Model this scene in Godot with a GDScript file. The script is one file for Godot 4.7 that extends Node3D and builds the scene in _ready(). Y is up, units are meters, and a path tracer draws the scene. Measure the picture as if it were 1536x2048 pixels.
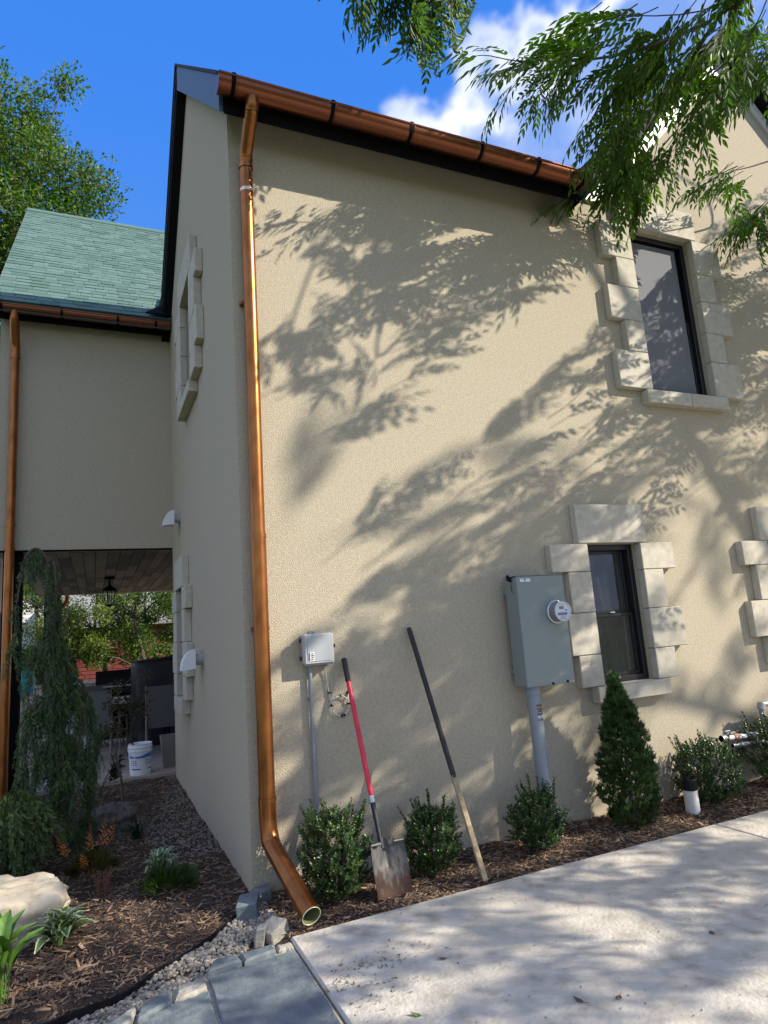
extends Node3D
# A stucco house corner with copper gutters, breezeway, planting beds and a concrete drive.
# World axes: front wall of the house is the plane z = 0, its left gable wall the plane x = 0.

var rng := RandomNumberGenerator.new()
var M := {}


# ---------------------------------------------------------------- mesh builder
class MB:
	var v := PackedVector3Array()
	var n := PackedVector3Array()
	var c := PackedColorArray()
	var ix := PackedInt32Array()
	var col := Color(1, 1, 1)
	var xf := Transform3D()

	func vert(p: Vector3, nn: Vector3) -> int:
		v.append(xf * p)
		n.append((xf.basis * nn).normalized())
		c.append(col)
		return v.size() - 1

	func tri(a: Vector3, b: Vector3, d: Vector3) -> void:
		var nn := (b - a).cross(d - a).normalized()
		var i := vert(a, nn)
		vert(b, nn)
		vert(d, nn)
		ix.append_array(PackedInt32Array([i, i + 2, i + 1]))

	func quad(a: Vector3, b: Vector3, d: Vector3, e: Vector3) -> void:
		var nn := (d - a).cross(e - b).normalized()
		var i := vert(a, nn)
		vert(b, nn)
		vert(d, nn)
		vert(e, nn)
		ix.append_array(PackedInt32Array([i, i + 2, i + 1, i, i + 3, i + 2]))

	func box(lo: Vector3, hi: Vector3, bev := 0.0) -> void:
		var m := (lo + hi) / 2.0
		var h := (hi - lo) / 2.0
		var b: float = minf(bev, minf(h.x, minf(h.y, h.z)) * 0.9)
		for ax in 3:
			var u := (ax + 1) % 3
			var w := (ax + 2) % 3
			for s in [-1.0, 1.0]:
				var p: Array[Vector3] = []
				for k in [[-1, -1], [1, -1], [1, 1], [-1, 1]]:
					var q := Vector3()
					q[ax] = s * h[ax]
					q[u] = k[0] * (h[u] - b)
					q[w] = k[1] * (h[w] - b)
					p.append(m + q)
				if s > 0:
					quad(p[0], p[1], p[2], p[3])
				else:
					quad(p[3], p[2], p[1], p[0])
		if b <= 0.0:
			return
		for ax in 3:
			var u := (ax + 1) % 3
			var w := (ax + 2) % 3
			for su in [-1.0, 1.0]:
				for sw in [-1.0, 1.0]:
					var p: Array[Vector3] = []
					for k in [[-1, 0], [1, 0], [1, 1], [-1, 1]]:
						var q := Vector3()
						q[ax] = k[0] * (h[ax] - b)
						q[u] = su * (h[u] - (b if k[1] == 1 else 0.0))
						q[w] = sw * (h[w] - (0.0 if k[1] == 1 else b))
						p.append(m + q)
					if su * sw < 0:
						quad(p[0], p[1], p[2], p[3])
					else:
						quad(p[3], p[2], p[1], p[0])
		for sx in [-1.0, 1.0]:
			for sy in [-1.0, 1.0]:
				for sz in [-1.0, 1.0]:
					var a := m + Vector3(sx * h.x, sy * (h.y - b), sz * (h.z - b))
					var d := m + Vector3(sx * (h.x - b), sy * h.y, sz * (h.z - b))
					var e := m + Vector3(sx * (h.x - b), sy * (h.y - b), sz * h.z)
					if sx * sy * sz > 0:
						tri(a, d, e)
					else:
						tri(a, e, d)

	# a tube along pts; r is one radius or one per point
	func tube(pts: PackedVector3Array, r, sides := 8, cap := true, flat_z := 1.0) -> void:
		var k := pts.size()
		var up := Vector3.ZERO
		var first := v.size()
		for i in k:
			var d: Vector3 = (pts[mini(i + 1, k - 1)] - pts[maxi(i - 1, 0)]).normalized()
			if i == 0:
				up = Vector3.UP if absf(d.y) < 0.9 else Vector3.BACK
			var side := d.cross(up).normalized()
			up = side.cross(d).normalized()
			var rr: float = r if r is float else r[i]
			for j in sides:
				var a := TAU * j / sides
				var o := side * cos(a) + up * sin(a) * flat_z
				vert(pts[i] + o * rr, o)
		for i in k - 1:
			for j in sides:
				var a := first + i * sides + j
				var b := first + i * sides + (j + 1) % sides
				ix.append_array(PackedInt32Array([a, b, b + sides, a, b + sides, a + sides]))
		if cap:
			for e in 2:
				var i := 0 if e == 0 else k - 1
				var d: Vector3 = (pts[1] - pts[0]) if e == 0 else (pts[k - 2] - pts[k - 1])
				d = -d.normalized()
				var base := first + i * sides
				col = col
				var mid := v.size()
				v.append(xf * pts[i])
				n.append((xf.basis * d).normalized())
				c.append(col)
				for j in sides:
					v.append(v[base + j])
					n.append(n[mid])
					c.append(col)
				for j in sides:
					var a := mid + 1 + j
					var b := mid + 1 + (j + 1) % sides
					if e == 1:
						ix.append_array(PackedInt32Array([mid, b, a]))
					else:
						ix.append_array(PackedInt32Array([mid, a, b]))

	# profile points are (radius, height), turned about y
	func lathe(prof: Array, segs := 20) -> void:
		for i in prof.size() - 1:
			var p0: Vector2 = prof[i]
			var p1: Vector2 = prof[i + 1]
			var t := (p1 - p0).normalized()
			var nn := Vector2(t.y, -t.x)
			var first := v.size()
			for j in segs + 1:
				var a := TAU * j / segs
				var d := Vector3(cos(a), 0, sin(a))
				var nv := d * nn.x + Vector3.UP * nn.y
				vert(d * p0.x + Vector3.UP * p0.y, nv)
				vert(d * p1.x + Vector3.UP * p1.y, nv)
			for j in segs:
				var a := first + j * 2
				ix.append_array(PackedInt32Array([a, a + 2, a + 3, a, a + 3, a + 1]))

	# a smooth sheet of (nu+1) x (nv+1) points
	func sheet(f: Callable, nu: int, nv: int, shade = null) -> void:
		var pts := PackedVector3Array()
		for j in nv + 1:
			for i in nu + 1:
				pts.append(f.call(float(i) / nu, float(j) / nv))
		var first := v.size()
		for j in nv + 1:
			for i in nu + 1:
				var a := pts[j * (nu + 1) + mini(i + 1, nu)] - pts[j * (nu + 1) + maxi(i - 1, 0)]
				var b := pts[mini(j + 1, nv) * (nu + 1) + i] - pts[maxi(j - 1, 0) * (nu + 1) + i]
				if shade != null:
					col = shade.call(float(i) / nu, float(j) / nv)
				var nn := a.cross(b)
				vert(pts[j * (nu + 1) + i], nn.normalized() if nn.length() > 1e-12 else Vector3.UP)
		for j in nv:
			for i in nu:
				var a := first + j * (nu + 1) + i
				ix.append_array(PackedInt32Array([a, a + nu + 2, a + 1, a, a + nu + 1, a + nu + 2]))

	# outline in the plane (x, y), extruded from z0 to z1, outline counter-clockwise
	func prism(o: PackedVector2Array, z0: float, z1: float) -> void:
		var t := Geometry2D.triangulate_polygon(o)
		for z in [z0, z1]:
			var nn := Vector3(0, 0, 1 if z == z1 else -1)
			var first := v.size()
			for p in o:
				vert(Vector3(p.x, p.y, z), nn)
			for k in range(0, t.size(), 3):
				var a := o[t[k]]
				var b := o[t[k + 1]]
				var d := o[t[k + 2]]
				var ccw := (b - a).cross(d - a) > 0
				if ccw == (z == z1):
					ix.append_array(PackedInt32Array([first + t[k], first + t[k + 2], first + t[k + 1]]))
				else:
					ix.append_array(PackedInt32Array([first + t[k], first + t[k + 1], first + t[k + 2]]))
		for k in o.size():
			var a := o[k]
			var b := o[(k + 1) % o.size()]
			quad(Vector3(a.x, a.y, z1), Vector3(a.x, a.y, z0), Vector3(b.x, b.y, z0), Vector3(b.x, b.y, z1))

	func mesh() -> ArrayMesh:
		var arr := []
		arr.resize(Mesh.ARRAY_MAX)
		arr[Mesh.ARRAY_VERTEX] = v
		arr[Mesh.ARRAY_NORMAL] = n
		arr[Mesh.ARRAY_COLOR] = c
		arr[Mesh.ARRAY_INDEX] = ix
		var m := ArrayMesh.new()
		m.add_surface_from_arrays(Mesh.PRIMITIVE_TRIANGLES, arr)
		return m


# ---------------------------------------------------------------- naming
func thing(called: String, label: String, category: String, at := Vector3.ZERO, group := "") -> Node3D:
	var o := Node3D.new()
	o.name = called
	add_child(o, true)
	o.position = at
	tag(o, label, category, group)
	return o


func tag(o: Node3D, label: String, category := "", group := "") -> void:
	if label:
		o.set_meta("label", label)
	if category:
		o.set_meta("category", category)
	if group:
		o.set_meta("group", group)


func part(parent: Node, called: String, what, mat: Material, xf := Transform3D()) -> MeshInstance3D:
	var o := MeshInstance3D.new()
	o.name = called
	o.mesh = what.mesh() if what is MB else what
	o.material_override = mat
	parent.add_child(o, true)
	o.transform = xf
	return o


func struct(called: String, what, mat: Material) -> MeshInstance3D:
	var o := part(self, called, what, mat)
	o.set_meta("kind", "structure")
	return o


func many(parent: Node, called: String, mesh: Mesh, mat: Material, at: Array, tints := []) -> MultiMeshInstance3D:
	var mm := MultiMesh.new()
	mm.transform_format = MultiMesh.TRANSFORM_3D
	mm.use_colors = not tints.is_empty()
	mm.mesh = mesh
	mm.instance_count = at.size()
	for k in at.size():
		mm.set_instance_transform(k, at[k])
		if not tints.is_empty():
			mm.set_instance_color(k, tints[k])
	var o := MultiMeshInstance3D.new()
	o.name = called
	o.multimesh = mm
	o.material_override = mat
	parent.add_child(o, true)
	o.set_meta("kind", "stuff")
	return o


# ---------------------------------------------------------------- materials
func lin(r: float, g: float, b: float) -> Color:
	return Color(r, g, b).linear_to_srgb()


func noise(freq: float, octaves := 4, seed_ := 1, kind := FastNoiseLite.TYPE_SIMPLEX_SMOOTH) -> FastNoiseLite:
	var f := FastNoiseLite.new()
	f.noise_type = kind
	f.frequency = freq
	f.seed = seed_
	f.fractal_octaves = octaves
	f.fractal_gain = 0.55
	return f


func ramp_tex(nz: FastNoiseLite, stops: Array, size := 512) -> NoiseTexture2D:
	var g := Gradient.new()
	var o := PackedFloat32Array()
	var cs := PackedColorArray()
	for s in stops:
		o.append(s[0])
		cs.append(lin(s[1], s[2], s[3]))
	g.offsets = o
	g.colors = cs
	var t := NoiseTexture2D.new()
	t.width = size
	t.height = size
	t.seamless = true
	t.noise = nz
	t.seamless_blend_skirt = 0.45
	t.color_ramp = g
	return t


func bump_tex(nz: FastNoiseLite, strength: float, size := 512) -> NoiseTexture2D:
	var t := NoiseTexture2D.new()
	t.width = size
	t.height = size
	t.seamless = true
	t.noise = nz
	t.as_normal_map = true
	t.bump_strength = strength
	t.seamless_blend_skirt = 0.45
	return t


# a field of noise that repeats without seams and keeps the same strength everywhere
func tile_field(nz: FastNoiseLite, size: int) -> PackedFloat32Array:
	var out := PackedFloat32Array()
	out.resize(size * size)
	for y in size:
		var fy := float(y) / size
		for x in size:
			var fx := float(x) / size
			var a := (1.0 - fx) * (1.0 - fy)
			var b := fx * (1.0 - fy)
			var c := (1.0 - fx) * fy
			var d := fx * fy
			var v := nz.get_noise_2d(x, y) * a + nz.get_noise_2d(x - size, y) * b + nz.get_noise_2d(x, y - size) * c + nz.get_noise_2d(x - size, y - size) * d
			out[y * size + x] = v / sqrt(a * a + b * b + c * c + d * d)
	return out


func field_bump(f: PackedFloat32Array, size: int, strength: float) -> ImageTexture:
	var im := Image.create_from_data(size, size, false, Image.FORMAT_RF, f.to_byte_array())
	im.bump_map_to_normal_map(strength)
	return ImageTexture.create_from_image(im)


func field_ramp(f: PackedFloat32Array, size: int, lo: Color, hi: Color, gain := 1.4) -> ImageTexture:
	var by := PackedByteArray()
	by.resize(size * size * 3)
	for k in size * size:
		var c := lo.lerp(hi, clampf(0.5 + f[k] * gain, 0.0, 1.0)).linear_to_srgb()
		by[k * 3] = int(c.r * 255.0)
		by[k * 3 + 1] = int(c.g * 255.0)
		by[k * 3 + 2] = int(c.b * 255.0)
	return ImageTexture.create_from_image(Image.create_from_data(size, size, false, Image.FORMAT_RGB8, by))


func flat(r: float, g: float, b: float, rough := 0.7, metal := 0.0) -> StandardMaterial3D:
	var m := StandardMaterial3D.new()
	m.albedo_color = lin(r, g, b)
	m.roughness = rough
	m.metallic = metal
	return m


func tri_mat(tex: Texture2D, nrm: Texture2D, scale: float, rough := 0.9, nscale := 1.0, world := true) -> StandardMaterial3D:
	var m := StandardMaterial3D.new()
	m.albedo_texture = tex
	m.roughness = rough
	m.uv1_triplanar = true
	m.uv1_world_triplanar = world
	m.uv1_scale = Vector3.ONE * scale
	if nrm:
		m.normal_enabled = true
		m.normal_texture = nrm
		m.normal_scale = nscale
	return m


func leaf_mat(rough := 0.45, back := Color(0.3, 0.42, 0.08)) -> StandardMaterial3D:
	var m := StandardMaterial3D.new()
	m.albedo_color = Color(1, 1, 1)
	m.vertex_color_use_as_albedo = true
	m.roughness = rough
	m.backlight_enabled = true
	m.backlight = back
	m.cull_mode = BaseMaterial3D.CULL_DISABLED
	return m


func tinted(rough := 0.8, metal := 0.0) -> StandardMaterial3D:
	var m := StandardMaterial3D.new()
	m.albedo_color = Color(1, 1, 1)
	m.vertex_color_use_as_albedo = true
	m.roughness = rough
	m.metallic = metal
	return m


func make_materials() -> void:
	var grain := tile_field(noise(0.13, 3, 8), 512)
	var mottle := tile_field(noise(0.045, 5, 3), 512)
	for k in mottle.size():
		mottle[k] = mottle[k] * 0.75 + grain[k] * 0.5
	M.stucco = tri_mat(field_ramp(mottle, 512, Color(0.398, 0.342, 0.240), Color(0.474, 0.415, 0.304), 1.1), field_bump(grain, 512, 1.35), 1.2, 0.95, 1.0)
	M.stone = tri_mat(ramp_tex(noise(0.012, 5, 5), [[0.0, 0.40, 0.36, 0.275], [0.5, 0.49, 0.445, 0.35], [1.0, 0.55, 0.505, 0.41]]), bump_tex(noise(0.09, 3, 2), 1.5), 1.3, 0.85, 0.5)
	M.concrete = tri_mat(ramp_tex(noise(0.009, 6, 11), [[0.0, 0.33, 0.29, 0.235], [0.35, 0.48, 0.435, 0.36], [0.65, 0.55, 0.50, 0.42], [1.0, 0.63, 0.58, 0.50]], 1024), bump_tex(noise(0.05, 5, 4), 3.0, 1024), 0.55, 0.85, 0.7)
	M.patio = tri_mat(ramp_tex(noise(0.01, 5, 12), [[0.0, 0.27, 0.22, 0.175], [1.0, 0.38, 0.32, 0.26]]), null, 0.5, 0.9)
	M.slate = tri_mat(ramp_tex(noise(0.011, 5, 21), [[0.0, 0.095, 0.115, 0.125], [0.5, 0.14, 0.165, 0.175], [1.0, 0.20, 0.22, 0.22]]), bump_tex(noise(0.02, 5, 22), 5.0), 1.2, 0.7, 0.8)
	M.limestone = tri_mat(ramp_tex(noise(0.015, 5, 24), [[0.0, 0.26, 0.24, 0.20], [1.0, 0.50, 0.46, 0.38]]), bump_tex(noise(0.025, 5, 25), 6.0), 1.8, 0.9, 1.0)
	M.boulder = tri_mat(ramp_tex(noise(0.008, 6, 31), [[0.0, 0.29, 0.22, 0.145], [0.4, 0.40, 0.345, 0.255], [0.75, 0.46, 0.41, 0.32], [1.0, 0.52, 0.475, 0.39]]), bump_tex(noise(0.02, 5, 32), 5.0), 1.6, 0.9, 0.9)
	M.dark_rock = tri_mat(ramp_tex(noise(0.012, 6, 33), [[0.0, 0.055, 0.047, 0.037], [1.0, 0.17, 0.15, 0.12]]), bump_tex(noise(0.02, 5, 34), 8.0), 2.0, 0.9, 1.0)
	M.soil = tri_mat(ramp_tex(noise(0.03, 5, 41), [[0.0, 0.018, 0.011, 0.008], [0.6, 0.05, 0.030, 0.020], [1.0, 0.10, 0.065, 0.042]]), bump_tex(noise(0.05, 4, 42), 10.0), 2.5, 1.0, 1.0)
	M.lawn = tri_mat(ramp_tex(noise(0.02, 5, 43), [[0.0, 0.035, 0.055, 0.015], [1.0, 0.09, 0.13, 0.035]]), null, 0.4, 1.0)
	var cop := flat(0.42, 0.165, 0.052, 0.26, 0.92)
	cop.albedo_texture = ramp_tex(noise(0.012, 4, 52), [[0.0, 0.42, 0.36, 0.36], [0.5, 0.75, 0.72, 0.7], [1.0, 1.0, 1.0, 1.0]], 256)
	cop.roughness_texture = ramp_tex(noise(0.01, 4, 51), [[0.0, 0.45, 0.45, 0.45], [1.0, 1.0, 1.0, 1.0]], 256)
	cop.uv1_triplanar = true
	cop.uv1_scale = Vector3(3, 1, 3)
	cop.roughness = 0.4
	M.copper = cop
	M.gutter_copper = flat(0.22, 0.075, 0.036, 0.30, 0.85)
	M.copper_inside = flat(0.20, 0.22, 0.10, 0.6, 0.4)
	M.solder = flat(0.75, 0.55, 0.42, 0.3, 0.9)
	M.black_paint = flat(0.005, 0.0048, 0.005, 0.75)
	M.black_paint.metallic_specular = 0.2
	M.dark_trim = flat(0.008, 0.008, 0.0095, 0.7)
	M.dark_trim.metallic_specular = 0.25
	M.slate_paint = flat(0.062, 0.098, 0.135, 0.45)
	M.dark_shingle = tri_mat(ramp_tex(noise(0.06, 3, 61), [[0.0, 0.02, 0.02, 0.023], [1.0, 0.055, 0.055, 0.06]]), null, 2.0, 0.95)
	M.black_frame = flat(0.010, 0.010, 0.011, 0.35)
	var glass := flat(0.03, 0.035, 0.04, 0.03)
	glass.transparency = BaseMaterial3D.TRANSPARENCY_ALPHA
	glass.albedo_color.a = 0.25
	M.glass = glass
	M.room_dark = flat(0.015, 0.014, 0.013, 0.95)
	M.white = flat(0.72, 0.73, 0.74, 0.45)
	M.grey_box = flat(0.215, 0.25, 0.235, 0.42)
	M.grey_plastic = flat(0.36, 0.375, 0.38, 0.42)
	M.pvc = flat(0.235, 0.262, 0.285, 0.45)
	M.steel = flat(0.55, 0.56, 0.57, 0.35, 0.85)
	M.galv = flat(0.32, 0.33, 0.33, 0.5, 0.5)
	M.black_plastic = flat(0.009, 0.0085, 0.0085, 0.55)
	M.black_plastic.metallic_specular = 0.3
	M.rubber = flat(0.022, 0.020, 0.020, 0.7)
	M.red = flat(0.62, 0.022, 0.055, 0.35)
	M.bark = tri_mat(ramp_tex(noise(0.05, 4, 71), [[0.0, 0.05, 0.038, 0.028], [1.0, 0.17, 0.14, 0.11]]), bump_tex(noise(0.06, 4, 72), 8.0), 3.0, 0.95, 1.0)
	M.leaf = leaf_mat(0.5, Color(0.88, 1.0, 0.26))
	M.shrub = leaf_mat(0.33, Color(0.16, 0.24, 0.05))
	M.needle = leaf_mat(0.6, Color(0.14, 0.22, 0.08))
	M.tint = tinted(0.85)
	M.tint_gloss = tinted(0.45)
	M.frieze = flat(0.62, 0.60, 0.56, 0.4)
	M.green_deck = flat(0.03, 0.05, 0.04, 0.9)
	M.rim = flat(0.62, 0.66, 0.42, 0.35, 0.3)
	M.red_wall = flat(0.13, 0.020, 0.015, 0.85)
	M.sunlit_red = flat(0.55, 0.28, 0.24, 0.8)  # red siding in sun: the sunlight is put into this paler colour
	M.grey_roof = flat(0.24, 0.235, 0.23, 0.9)
	M.white_wall = flat(0.66, 0.66, 0.64, 0.8)
	M.tarp = flat(0.010, 0.010, 0.011, 0.55)
	M.grey_stone = flat(0.18, 0.165, 0.14, 0.85)
	M.turquoise = flat(0.02, 0.36, 0.38, 0.3)
	M.sling = flat(0.105, 0.105, 0.10, 0.85)
	M.chair_frame = flat(0.20, 0.17, 0.14, 0.5, 0.3)
	M.meter_body = flat(0.20, 0.20, 0.19, 0.4)
	var mg := flat(0.6, 0.62, 0.62, 0.04)
	mg.transparency = BaseMaterial3D.TRANSPARENCY_ALPHA
	mg.albedo_color.a = 0.12
	M.meter_glass = mg
	M.lcd = flat(0.07, 0.06, 0.03, 0.3)
	M.cable_white = flat(0.55, 0.53, 0.46, 0.5)
	M.shovel_steel = flat(0.035, 0.037, 0.042, 0.5, 0.4)
	M.tint_metal = tinted(0.62, 0.25)
	M.pole_wood = tri_mat(ramp_tex(noise(0.03, 4, 101), [[0.0, 0.22, 0.16, 0.085], [1.0, 0.46, 0.36, 0.22]], 256), null, 3.0, 0.75, 1.0, false)
	M.white_matt = tri_mat(ramp_tex(noise(0.02, 4, 102), [[0.0, 0.48, 0.46, 0.43], [1.0, 0.66, 0.65, 0.63]], 256), null, 3.0, 0.8)
	M.pipe_white = flat(0.55, 0.56, 0.58, 0.35)
	M.rusty = flat(0.30, 0.12, 0.08, 0.7)
	M.hosta = leaf_mat(0.42, Color(0.22, 0.32, 0.08))


# ---------------------------------------------------------------- sky
# a clear blue dome with broken cumulus, added out of view to brighten the shade; the bank over the roof is shaped after the weather of the day
func make_sky() -> ImageTexture:
	var W := 2048
	var H := 1024
	var data := PackedFloat32Array()
	data.resize(W * H * 3)
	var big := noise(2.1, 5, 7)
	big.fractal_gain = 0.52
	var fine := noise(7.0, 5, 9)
	var bank_c := Vector3(0.46, 0.66, -0.585).normalized()
	var bank_up := (Vector3.UP - bank_c * bank_c.y).normalized()
	var bank_right := bank_c.cross(bank_up)
	for y in H:
		var el := PI / 2 - PI * (y + 0.5) / H
		var sy := sin(el)
		var cy := cos(el)
		var up: float = clampf(sy, 0.0, 1.0)
		var base := Color(0.030, 0.158, 0.57).lerp(Color(0.08, 0.25, 0.62), pow(1.0 - up, 2.2))
		base = base.lerp(Color(0.80, 0.86, 0.92), pow(1.0 - up, 5.0))  # low haze brightened beyond the view to light the shaded walls
		if sy < 0.0:
			base = Color(0.20, 0.20, 0.17)
		var row := y * W * 3
		for x in W:
			var r := base.r
			var g := base.g
			var b := base.b
			if sy > -0.01:
				var az := TAU * (x + 0.5) / W
				var d := Vector3(sin(az) * cy, sy, -cos(az) * cy)
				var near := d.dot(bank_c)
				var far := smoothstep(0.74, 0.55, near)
				var nz := big.get_noise_3d(d.x, d.y * 1.5, d.z)
				var fz := fine.get_noise_3d(d.x, d.y * 1.3, d.z)
				var bank := 0.0
				var low := 0.0
				if near > 0.70:
					# a bank whose puffed upper edge rises to the right and which thins to haze below
					var across := d.dot(bank_right) / near + 0.075
					var upw := d.dot(bank_up) / near - across * 0.34 + nz * 0.03
					bank = smoothstep(-0.21, -0.10, across + fz * 0.06) * (1.0 - smoothstep(-0.005, 0.045, upw + fz * 0.085)) * (1.0 - smoothstep(0.45, 0.7, across))
					low = smoothstep(0.03, -0.06, upw + fz * 0.10)
					bank *= lerpf(1.0, 0.75, low) * smoothstep(-0.60, -0.20, upw)
				var m := maxf(smoothstep(0.0, 0.34, (nz * 1.5 + 0.12) + fz * 0.42) * far, bank)  # broken clouds added only away from the view, to lift the shade
				if m > 0.0:
					var nz2 := big.get_noise_3d(d.x + 0.02, d.y * 1.5 + 0.07, d.z + 0.01)
					var edge: float = clampf(0.5 + (nz - nz2) * 2.4 + fz * 0.5, 0.0, 1.0)
					if bank > 0.0:
						edge = clampf(1.0 - low + fz * 0.5, 0.0, 1.0)
					if bank > 0.0:
						r = lerpf(r, lerpf(0.19, 0.80, edge), m)
						g = lerpf(g, lerpf(0.30, 0.82, edge), m)
						b = lerpf(b, lerpf(0.60, 0.86, edge), m)
						m = 0.0
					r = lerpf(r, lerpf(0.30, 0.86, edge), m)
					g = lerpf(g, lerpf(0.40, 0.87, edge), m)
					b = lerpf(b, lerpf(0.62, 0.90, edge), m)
			data[row + x * 3] = r
			data[row + x * 3 + 1] = g
			data[row + x * 3 + 2] = b
	return ImageTexture.create_from_image(Image.create_from_data(W, H, false, Image.FORMAT_RGBF, data.to_byte_array()))


func _ready() -> void:
	rng.seed = 20240731
	var cam := Camera3D.new()
	cam.name = "camera"
	cam.fov = 76.37
	cam.near = 0.05
	cam.far = 500.0
	add_child(cam)
	cam.position = Vector3(-0.98727, 1.7, 4.80448)
	cam.rotation = Vector3(0.176542, -0.423989, -0.072714)
	cam.current = true

	var env := Environment.new()
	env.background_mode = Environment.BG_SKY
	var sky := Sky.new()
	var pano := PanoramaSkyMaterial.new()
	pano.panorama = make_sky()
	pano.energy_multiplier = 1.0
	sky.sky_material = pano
	env.sky = sky
	env.tonemap_mode = Environment.TONE_MAPPER_LINEAR
	env.tonemap_exposure = 1.55
	env.sdfgi_enabled = true
	env.ssao_enabled = true
	env.ssil_enabled = true
	var we := WorldEnvironment.new()
	we.name = "environment"
	we.environment = env
	add_child(we)

	var sun := DirectionalLight3D.new()
	sun.name = "sun"
	sun.light_energy = 1.6
	sun.light_color = Color(1.0, 0.965, 0.905)
	sun.light_angular_distance = 0.48
	sun.shadow_enabled = true
	add_child(sun)
	sun.look_at_from_position(Vector3(14, 10.6, 10), Vector3.ZERO)

	make_materials()
	make_ground()
	make_house()
	make_breezeway()
	make_background()
	make_wall_things()
	make_garden()
	make_overhanging_tree()
	make_litter()


# ---------------------------------------------------------------- ground
func make_ground() -> void:
	var g := MB.new()
	g.box(Vector3(-160, -0.6, -200), Vector3(160, -0.32, 60))
	struct("ground", g, M.lawn)
	# planting beds: soil with small humps
	var nz := noise(1.6, 4, 77)
	var f := func(x: float, z: float) -> float: return bed_height(nz, x, z)
	var left := MB.new()
	left.sheet(func(u: float, w: float) -> Vector3:
		var x := -4.5 + 4.55 * u
		var z := -4.84 + 6.6 * (1.0 - w)
		return Vector3(x, f.call(x, z), z), 90, 130)
	struct("soil_bed", left, M.soil)
	var front := MB.new()
	front.sheet(func(u: float, w: float) -> Vector3:
		var x := 0.05 + 9.0 * u
		var z := -0.02 + 0.80 * (1.0 - w)
		return Vector3(x, f.call(x, z), z), 150, 18)
	struct("soil_bed", front, M.soil)
	# drive: cast concrete panels with saw-cut joints, rounded edges
	var drive := Node3D.new()
	drive.name = "driveway"
	add_child(drive, true)
	drive.set_meta("kind", "structure")
	var xs := [0.045, 3.492, 7.4, 11.4, 15.0]
	for k in xs.size() - 1:
		for zr in [[0.765, 4.4], [4.4, 8.4]]:
			var p := MB.new()
			p.box(Vector3(xs[k] + 0.003, -0.16, zr[0] + 0.003), Vector3(xs[k + 1] - 0.003, 0.0, zr[1] - 0.003), 0.012)
			part(drive, "concrete_panel", p, M.concrete)
	var under := MB.new()
	under.box(Vector3(0.05, -0.3, 0.77), Vector3(15, -0.17, 8.4))
	part(drive, "base", under, M.soil)
	# patio under the breezeway
	var pat := MB.new()
	pat.box(Vector3(-7.0, -0.25, -15.5), Vector3(6.0, 0.02, -4.82), 0.01)
	struct("patio", pat, M.patio)
	# bluestone path: cut slabs in a mortar bed with a strip of broken stone along its edge
	var path := Node3D.new()
	path.name = "path"
	add_child(path, true)
	path.set_meta("kind", "structure")
	var bed := MB.new()
	bed.xf = Transform3D(Basis(Vector3(1, 0, 0), Vector3(0, 0, -1), Vector3(0, 1, 0)), Vector3.ZERO)
	bed.prism(PackedVector2Array([Vector2(0.04, -2.9), Vector2(0.04, -0.86), Vector2(-0.3, -0.87), Vector2(-0.62, -0.98), Vector2(-1.0, -1.26), Vector2(-1.5, -1.6), Vector2(-1.6, -2.9)]), -0.12, -0.018)
	part(path, "mortar_bed", bed, M.limestone)
	var slabs := [
		[[-0.455, -1.86], [0.022, -1.86], [0.03, -0.925], [-0.44, -0.985]],
		[[-0.455, -2.8], [0.02, -2.8], [0.022, -1.875], [-0.455, -1.875]],
		[[-1.25, -1.95], [-0.47, -1.95], [-0.462, -1.11], [-0.66, -1.15], [-0.93, -1.34]],
		[[-1.5, -2.8], [-0.47, -2.8], [-0.47, -1.965], [-1.27, -1.965]],
	]
	for s in slabs:
		part(path, "slab", flat_stone(s, -0.1, 0.0, 0.008), M.slate)
	var bits := [
		[[-0.05, -0.90], [0.03, -0.905], [0.035, -0.845], [-0.055, -0.84]],
		[[-0.25, -0.945], [-0.07, -0.915], [-0.065, -0.84], [-0.26, -0.85]],
		[[-0.44, -0.965], [-0.265, -0.95], [-0.275, -0.86], [-0.40, -0.87]],
		[[-0.62, -1.12], [-0.47, -1.085], [-0.45, -0.97], [-0.60, -0.99]],
		[[-0.80, -1.22], [-0.64, -1.14], [-0.63, -1.01], [-0.78, -1.10]],
		[[-0.97, -1.34], [-0.82, -1.24], [-0.80, -1.12], [-0.96, -1.24]],
	]
	for k in bits.size():
		part(path, "edge_stone", flat_stone(bits[k], -0.1, 0.006 + 0.012 * (k % 3), 0.012), [M.limestone, M.slate, M.slate, M.limestone, M.slate, M.limestone][k])


func bed_height(nz: FastNoiseLite, x: float, z: float) -> float:
	var h := -0.028 + 0.035 * nz.get_noise_2d(x, z)
	# gravel strip and path edge sit a little lower
	var e := edging_z(x)
	if x < 0.0 and z > e:
		h = -0.032
	if x < 0.06 and z > 0.8:
		h = minf(h, -0.05)
	# loose mulch is banked up to the wall foot
	return h


func edging_z(x: float) -> float:
	var pts := [[-4.5, 2.6], [-1.9, 1.28], [-1.19, 0.974], [-0.86, 0.885], [-0.6, 0.671], [-0.325, 0.465], [-0.076, 0.123], [0.1, -0.05]]
	for k in pts.size() - 1:
		if x <= pts[k + 1][0]:
			return lerpf(pts[k][1], pts[k + 1][1], clampf((x - pts[k][0]) / (pts[k + 1][0] - pts[k][0]), 0, 1))
	return 0.0


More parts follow.
